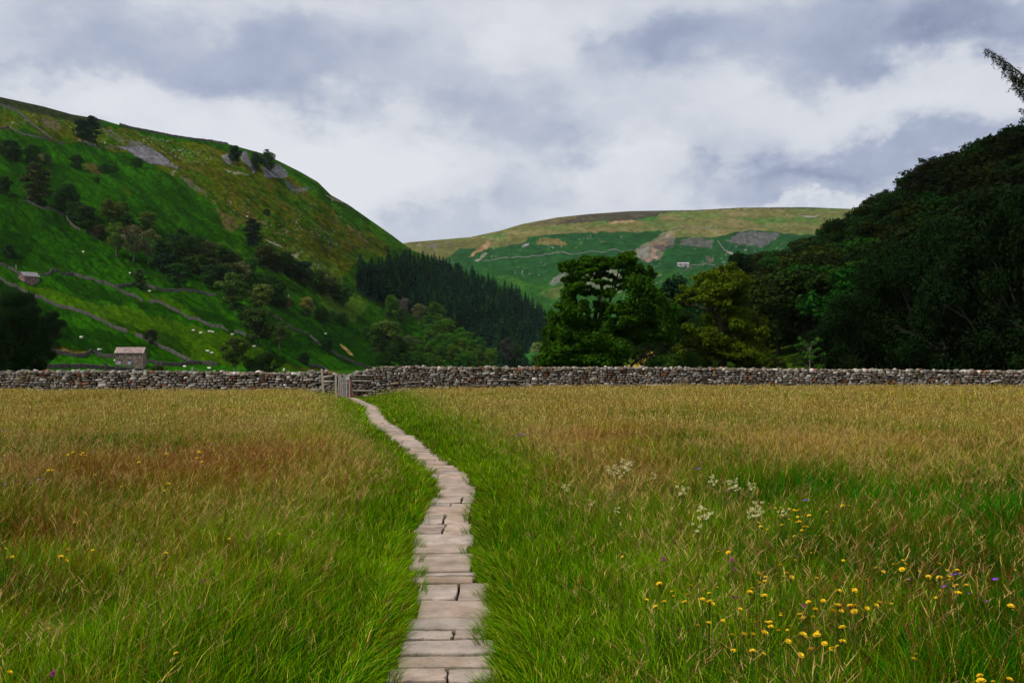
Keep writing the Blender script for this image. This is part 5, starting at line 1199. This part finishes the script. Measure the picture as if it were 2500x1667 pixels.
# larch whose branches reach into the picture at the right edge
def larch():
    Y = 62; root = empty('larch_tree', (X55(2635, Y), Y, 0)); tag(root, 'dark larch at the right edge with a drooping branch against the sky', 'tree'); r = random.Random(12)
    ox = X55(2635, Y); mb = MB(); V = []; C = []
    mb.tube([(0, 0, -.2), (0, 0, 6), (.1, 0, 13), (0, 0, 19), (.05, 0, 24.5)], [.38, .30, .2, .12, .03], 9, (.05, .04, .03))
    def spray(p, L):
        q = Vector(p); d = Vector((r.uniform(-.28, .28), r.uniform(-.28, .28), -1)).normalized(); n = max(3, int(L / .055))
        for i in range(n):
            q = q + d * .055; d = (d + Vector((r.uniform(-.2, .2), r.uniform(-.2, .2), -.05))).normalized()
            for w in range(2):
                a = Vector((r.uniform(-1, 1), r.uniform(-1, 1), r.uniform(-.7, .5))).normalized(); b = a.cross(Vector((r.uniform(-1, 1), r.uniform(-1, 1), r.uniform(-1, 1)))).normalized()
                s = .10 * r.uniform(.6, 1.5); V.extend([tuple(q), tuple(q + a * s * .5 + b * s * .2), tuple(q + a * s), tuple(q + a * s * .5 - b * s * .2)])
                c = r.uniform(.6, 1.4); C.extend([(c * 1.1, c, c * .8)] * 4)
    def branch(pts, dens=1.0, Ls=1.0):
        mb.tube(pts, [.07 - .06 * i / (len(pts) - 1) for i in range(len(pts))], 5, (.04, .03, .022))
        P_ = [Vector(p) for p in pts]
        tot = sum((P_[i + 1] - P_[i]).length for i in range(len(P_) - 1)); n = int(tot * 11 * dens)
        for i in range(n):
            t = (i + r.random()) / n * (len(P_) - 1); j = min(int(t), len(P_) - 2); p = P_[j].lerp(P_[j + 1], t - j)
            tt = t / (len(P_) - 1); L = (.18 + 1.25 * (1 - tt) * r.random() ** .8 + .18 * r.random()) * Ls
            side = Vector((r.uniform(-.5, .5), r.uniform(-.6, .6), r.uniform(-.05, .12))) * (.9 - .6 * tt)
            e = p + side; mb.tube([p, p.lerp(e, .6) + Vector((0, 0, .03)), e], [.014, .010, .005], 3, (.04, .03, .022)); spray(e, L); spray(e.lerp(p, .4), L * .8)
    def pix(x, y, dy=0): q = P(x, y, Y + dy); return (q[0] - ox, dy, q[2])
    branch([pix(2635, 300), pix(2560, 235), pix(2500, 186), pix(2468, 160), pix(2436, 138), pix(2404, 119)], 1.15, 1.5)
    branch([pix(2635, 330, .3), pix(2560, 260, .6), pix(2500, 205, .8), pix(2460, 178, .9)], 1.0, 1.7)
    branch([pix(2635, 345), pix(2560, 300), pix(2515, 275), pix(2487, 265)], .9, .45)
    branch([pix(2635, 380, .5), pix(2560, 300, .2), pix(2515, 240, -.2), pix(2478, 214, -.4)], 1.1, .9)
    branch([pix(2635, 360, -.6), pix(2560, 280, -.5), pix(2510, 215, -.4), pix(2470, 180, -.3)], 1.1, 1.2)
    for i in range(38):
        z = 2.5 + 21 * i / 38; a = r.uniform(0, 6.283); L = (24.5 - z) * .17 + .8; dx, dy = math.cos(a), math.sin(a)
        if dx < -.35 and z > 6: dx *= .35
        branch([(0, 0, z), (dx * L * .5, dy * L * .5, z + .1 * L), (dx * L, dy * L, z + .35 * L)], .3, 1.2)
    mb.build('trunk', M_BARK, root)
    o = mesh_np('crown', np.array(V), np.arange(len(V)).reshape(-1, 4), M_NEEDLE, root, col=np.array(C)); o.color = (.020, .034, .010, 1)
larch()

# ------------------------------------------------------------------ sheep
def sheep_mesh():
    bm = MB(); n = 10; rings = []
    prof = [(-.62, .05, .62), (-.58, .20, .64), (-.40, .31, .66), (-.1, .33, .66), (.2, .31, .66), (.42, .25, .68), (.52, .15, .74), (.62, .11, .84), (.70, .105, .90), (.80, .08, .86), (.88, .03, .80)]
    pts = [(x, 0, z) for x, r, z in prof]; vs = []; fs = []
    for (x, r, z) in prof:
        for k in range(n):
            a = 2 * math.pi * k / n; vs.append((x + .02 * math.sin(5 * a), math.cos(a) * r * .85, z + math.sin(a) * r))
    for i in range(len(prof) - 1):
        for k in range(n): fs.append((i * n + k, i * n + (k + 1) % n, (i + 1) * n + (k + 1) % n, (i + 1) * n + k))
    bm.add(vs, fs, (.72, .68, .58))
    for (x, y) in ((-.38, .15), (-.38, -.15), (.33, .14), (.33, -.14)): bm.tube([(x, y, .5), (x + .02, y, .25), (x, y, -.05)], [.07, .04, .035], 6, (.35, .32, .27))
    for s in (-1, 1): bm.tube([(.66, s * .08, .93), (.64, s * .18, .96)], [.03, .01], 4, (.5, .45, .4))
    return bm
bm0 = sheep_mesh(); first = None
for i, (x, y, lab) in enumerate([(472, 809, 'white sheep, upper left of the grazing group below the straight wall'), (490, 816, 'white sheep just below the upper left one'), (511, 809, 'white sheep, left of the close pair near the straight wall'), (519, 807, 'white sheep, right of the close pair near the straight wall'), (567, 819, 'white sheep alone just above the sparse olive tree'), (620, 847, 'white sheep right of the sparse olive tree top'),
        (507, 859, 'white sheep left of the sparse olive tree'), (517, 864, 'white sheep touching the sparse olive tree crown'), (451, 898, 'white sheep in front of the humped wall'), (511, 903, 'white sheep just over the near wall beside the humped wall'), (242, 850, 'white sheep on the dark slope left of the barn'), (198, 818, 'white sheep beside pale rocks on the dark slope'),
        (341, 897, 'white sheep at the corner of the lower barn'), (317, 665, 'tiny white sheep above the crossing wall'), (365, 707, 'tiny white sheep below the crossing wall'), (203, 618, 'tiny white sheep high above the curving wall'), (795, 821, 'white sheep right of the field wall piece'), (603, 532, 'white sheep on the brown slope left of the dark oval tree'), (283, 884, 'white sheep at the left end of the lower barn')]):
    if first is None: o = bm0.build('sheep', M_WOOL, smooth=True); first = o
    else: o = first.copy(); COL.objects.link(o)
    p = hill_xyz(LEFT, x, y); o.location = (p[0], p[1], p[2] + .02); o.rotation_euler = (0, 0, random.choice((0, 3.14)) + random.uniform(-.6, .6)); s = .98; o.scale = (s, s, s)
    tag(o, lab, 'sheep', 'sheep grazing on the left slope')

# ------------------------------------------------------------------ flowers
def head_mesh(name, kind):
    mb = MB(); r = random.Random(8)
    if kind == 'yellow':
        for ring, (n, R, z, tl) in enumerate(((14, .019, 0, .35), (11, .013, .004, .7))):
            for k in range(n):
                a = 6.283 * k / n + ring * .2; ca, sa = math.cos(a), math.sin(a); w = .0038; c = (.78 * r.uniform(.85, 1.05), .50 * r.uniform(.85, 1.05), .012)
                mb.add([(ca * .002 - sa * w * .5, sa * .002 + ca * w * .5, z), (ca * .002 + sa * w * .5, sa * .002 - ca * w * .5, z), (ca * R + sa * w, sa * R - ca * w, z + R * tl), (ca * R - sa * w, sa * R + ca * w, z + R * tl)], [(0, 1, 2, 3)], c)
        mb.tube([(0, 0, -.012), (0, 0, -.004), (0, 0, .002)], [.002, .006, .005], 7, (.05, .08, .01))
    elif kind == 'purple':
        for k in range(5):
            a = 6.283 * k / 5; ca, sa = math.cos(a), math.sin(a); w = .011
            mb.add([(0, 0, 0), (ca * .014 + sa * w, sa * .014 - ca * w, .004), (ca * .026, sa * .026, .006), (ca * .014 - sa * w, sa * .014 + ca * w, .004)], [(0, 1, 2, 3)], (.26, .06, .60))
    elif kind == 'clover':
        for i in range(60):
            d = Vector((r.gauss(0, 1), r.gauss(0, 1), r.gauss(0, 1))).normalized(); b = d.orthogonal().normalized(); p = d * .006
            mb.add([p - b * .0015, p + b * .0015, d * .015 + b * .001, d * .015 - b * .001], [(0, 1, 2, 3)], (.42 * r.uniform(.6, 1.1), .05, .19))
    else:
        for i in range(150):
            a = r.uniform(0, 6.283); t = r.random(); g_ = i % 6; R = .020 * math.sqrt(r.random()); q = Vector((math.cos(a) * R + .045 * math.cos(g_ * 1.9) * (g_ > 0), math.sin(a) * R + .045 * math.sin(g_ * 1.9) * (g_ > 0), .022 * (g_ * 7 % 5) + r.uniform(-.012, .012)))
            d = Vector((r.gauss(0, 1), r.gauss(0, 1), r.gauss(0, 1) + .7)).normalized(); b = d.orthogonal().normalized(); c = d.cross(b); s = .0048
            mb.add([q - b * s, q - c * s, q + b * s, q + c * s], [(0, 1, 2, 3)], (.66, .62, .30))
        for i in range(8):
            a = i * .785; mb.tube([(0, 0, -.06), (math.cos(a) * .03, math.sin(a) * .03, .01)], [.0015, .001], 3, (.10, .12, .03))
    return mb
YF = D([]) or []
c4 = conv(3.92, 1500, 1100); c5 = conv(2.94, 1700, 1350); c6 = conv(3.36, 0, 1000); c7 = conv(3.36, 0, 1350); c3 = conv(3.76, 900, 1250)
YEL = c4([(580, 295), (1590, 545), (1540, 550), (1672, 560), (1770, 565), (1845, 550), (1865, 625), (2035, 583), (2185, 530), (2240, 525), (2325, 572), (2095, 675), (1672, 657), (1740, 685), (1770, 685), (1815, 733), (1845, 730), (1375, 692), (1604, 715), (1710, 890), (995, 970), (1732, 1055), (1650, 1178), (1695, 1217), (1780, 1217), (1448, 1215), (1358, 1245), (1390, 1270), (1440, 1270), (1597, 1258), (2190, 1055), (2290, 1345), (1440, 1395), (430, 1280), (568, 1398), (675, 1455), (845, 1425), (905, 1365), (825, 660), (915, 1450), (75, 1015), (1400, 730), (480, 1450), (425, 1515)]) \
    + c5([(605, 90), (605, 450), (420, 500), (503, 500), (675, 525), (590, 560), (490, 578), (780, 600), (765, 590), (795, 608), (660, 635), (270, 700), (750, 735), (920, 652), (1050, 640), (1050, 540), (315, 405), (910, 345), (1140, 380), (1160, 385), (1030, 380), (1010, 378), (975, 412), (855, 410), (840, 462), (1340, 138), (1480, 55), (1415, 80), (1440, 78), (1600, 135), (1665, 175), (1735, 170), (1745, 180), (1815, 195), (1830, 190), (1745, 80), (1940, 235), (1870, 235), (1875, 290), (1890, 292), (1720, 320), (1315, 360), (1135, 270), (490, 312), (95, 290), (45, 335), (2045, 925), (2130, 925), (1560, 765), (88, 505), (190, 488), (970, 690), (340, 590), (480, 725), (1225, 400), (2290, 125), (2270, 410)]) \
    + c6([(560, 372), (580, 360), (600, 355), (660, 372), (680, 360), (695, 352), (700, 377), (735, 388), (1130, 300), (1360, 360), (1350, 375), (1480, 348), (1660, 430), (1615, 400), (1630, 355), (1655, 352), (2215, 430), (2275, 435), (2080, 372), (2085, 258), (2300, 215), (415, 495), (395, 500), (430, 500), (485, 525), (600, 465), (780, 535), (990, 630), (1380, 608), (1315, 622), (1360, 615), (1215, 650), (1350, 668), (1265, 870), (760, 1155), (545, 1240), (555, 1155), (500, 1210), (1240, 1215), (1270, 1265), (1362, 1178), (45, 1140), (100, 1210), (615, 925), (2285, 1020), (1880, 1060), (1140, 435)]) + c7([(1445, 825), (410, 625), (80, 980)])
rf = random.Random(77)
YEL = YEL + [(x + rf.uniform(-45, 45), y + rf.uniform(-22, 22)) for x, y in YEL if x > 1550 and y > 1240 and rf.random() < .8]
PUR = c4([(1822, 472), (1855, 468), (1505, 335), (845, 125), (765, 170), (810, 168)]) + c5([(1862, 152), (1885, 150), (1830, 158), (1780, 240), (1955, 290), (2085, 343), (1525, 185), (2145, 188)]) + [(1262, 1066), (1270, 1060), (1280, 1062)] + c6([(15, 175), (45, 180), (1735, 285), (315, 570), (260, 600), (45, 612)])
CLO = c4([(1075, 378), (472, 1033), (1127, 1045), (1155, 1130), (1160, 1400)]) + c7([(433, 985), (118, 200), (1670, 225), (1640, 445)]) + c3([(180, 810)]) + [(1780, 1195)] + c5([(258, 50), (770, 375)])
MEA = c4([(870, 650), (895, 635), (850, 625), (1365, 580), (1375, 620), (1330, 622), (1610, 615), (1635, 600), (935, 290), (940, 320), (1165, 340), (1180, 370), (1130, 345), (1295, 350), (1310, 370), (105, 160), (120, 180), (20, 180), (640, 410), (660, 390), (30, 580), (800, 770), (380, 260)]) + [(1376, 1188), (1382, 1194), (1488, 1153), (1500, 1150), (1512, 1162), (1527, 1141), (1444, 1232)]
def flowers(kind, name, pts, hh, label, group, sc0=1.0):
    hm = None; sm_ = None
    for (x, y) in pts:
        h = hh * random.uniform(.9, 1.12)
        Y = F * (EYE - h) / (y - HY); X = (x - 1250) / F * Y; g0 = float(gz(X, Y))
        if Y < 2.6: continue
        root = empty(name, (X, Y, g0)); zn = (', left of the path' if x < 1000 else (', far right of the path' if y < 1300 else ', near right of the path')); tag(root, label + zn, 'flower', group + zn)
        if hm is None:
            hm = head_mesh(name, kind).build('flower_head', M_PETAL, root)
            mb = MB(); mb.tube([(0, 0, 0), (.01, 0, .25), (0, 0, .5), (0, 0, .985)], [.0022, .0022, .002, .0015], 4, (.045, .09, .012)); sm_ = mb.build('stem', M_GRASS, root); a, b = hm, sm_
        else:
            a = hm.copy(); COL.objects.link(a); a.parent = root; b = sm_.copy(); COL.objects.link(b); b.parent = root
        s = sc0 * random.choice((.55, .75, .9, 1.15)) * max(1, Y / 9)
        a.location = (0, 0, h); a.scale = (s, s, s); a.rotation_euler = (random.uniform(-.2, .65), random.uniform(-.35, .35), random.uniform(0, 6.28))
        b.scale = (1, 1, h)
flowers('yellow', 'yellow_flower', YEL, .55, 'yellow dandelion like flower on a thin stem', 'yellow flowers scattered in the meadow', .78)
flowers('purple', 'cranesbill_flower', PUR, .52, 'violet five petalled flower on a thin stem', 'violet flowers in the meadow', .62)
flowers('clover', 'clover_flower', CLO, .44, 'magenta ball shaped clover head in the meadow', 'magenta clover heads in the meadow', 1.0)
flowers('cream', 'meadowsweet_flower', MEA, .62, 'creamy frothy flower cluster above the meadow grass', 'creamy flower clusters in the meadow', .75)

# ------------------------------------------------------------------ air
def haze():
    mb = MB(); x, y0, y1, z0, z1 = 4200, -60, 5200, -420, 420
    mb.add([(-x, y0, z0), (x, y0, z0), (x, y1, z0), (-x, y1, z0), (-x, y0, z1), (x, y0, z1), (x, y1, z1), (-x, y1, z1)], [(0, 3, 2, 1), (4, 5, 6, 7), (0, 1, 5, 4), (1, 2, 6, 5), (2, 3, 7, 6), (3, 0, 4, 7)])
    m, nt, out = mat_new('haze'); v = nt.nodes.new('ShaderNodeVolumePrincipled'); v.inputs['Color'].default_value = (.86, .91, 1, 1); v.inputs['Density'].default_value = .000018
    v.inputs['Anisotropy'].default_value = .2
    nt.links.new(v.outputs[0], out.inputs['Volume']); o = mb.build('haze', m); tag(o, kind='stuff', label='thin air haze over the valley'); o['category'] = 'haze'
haze()
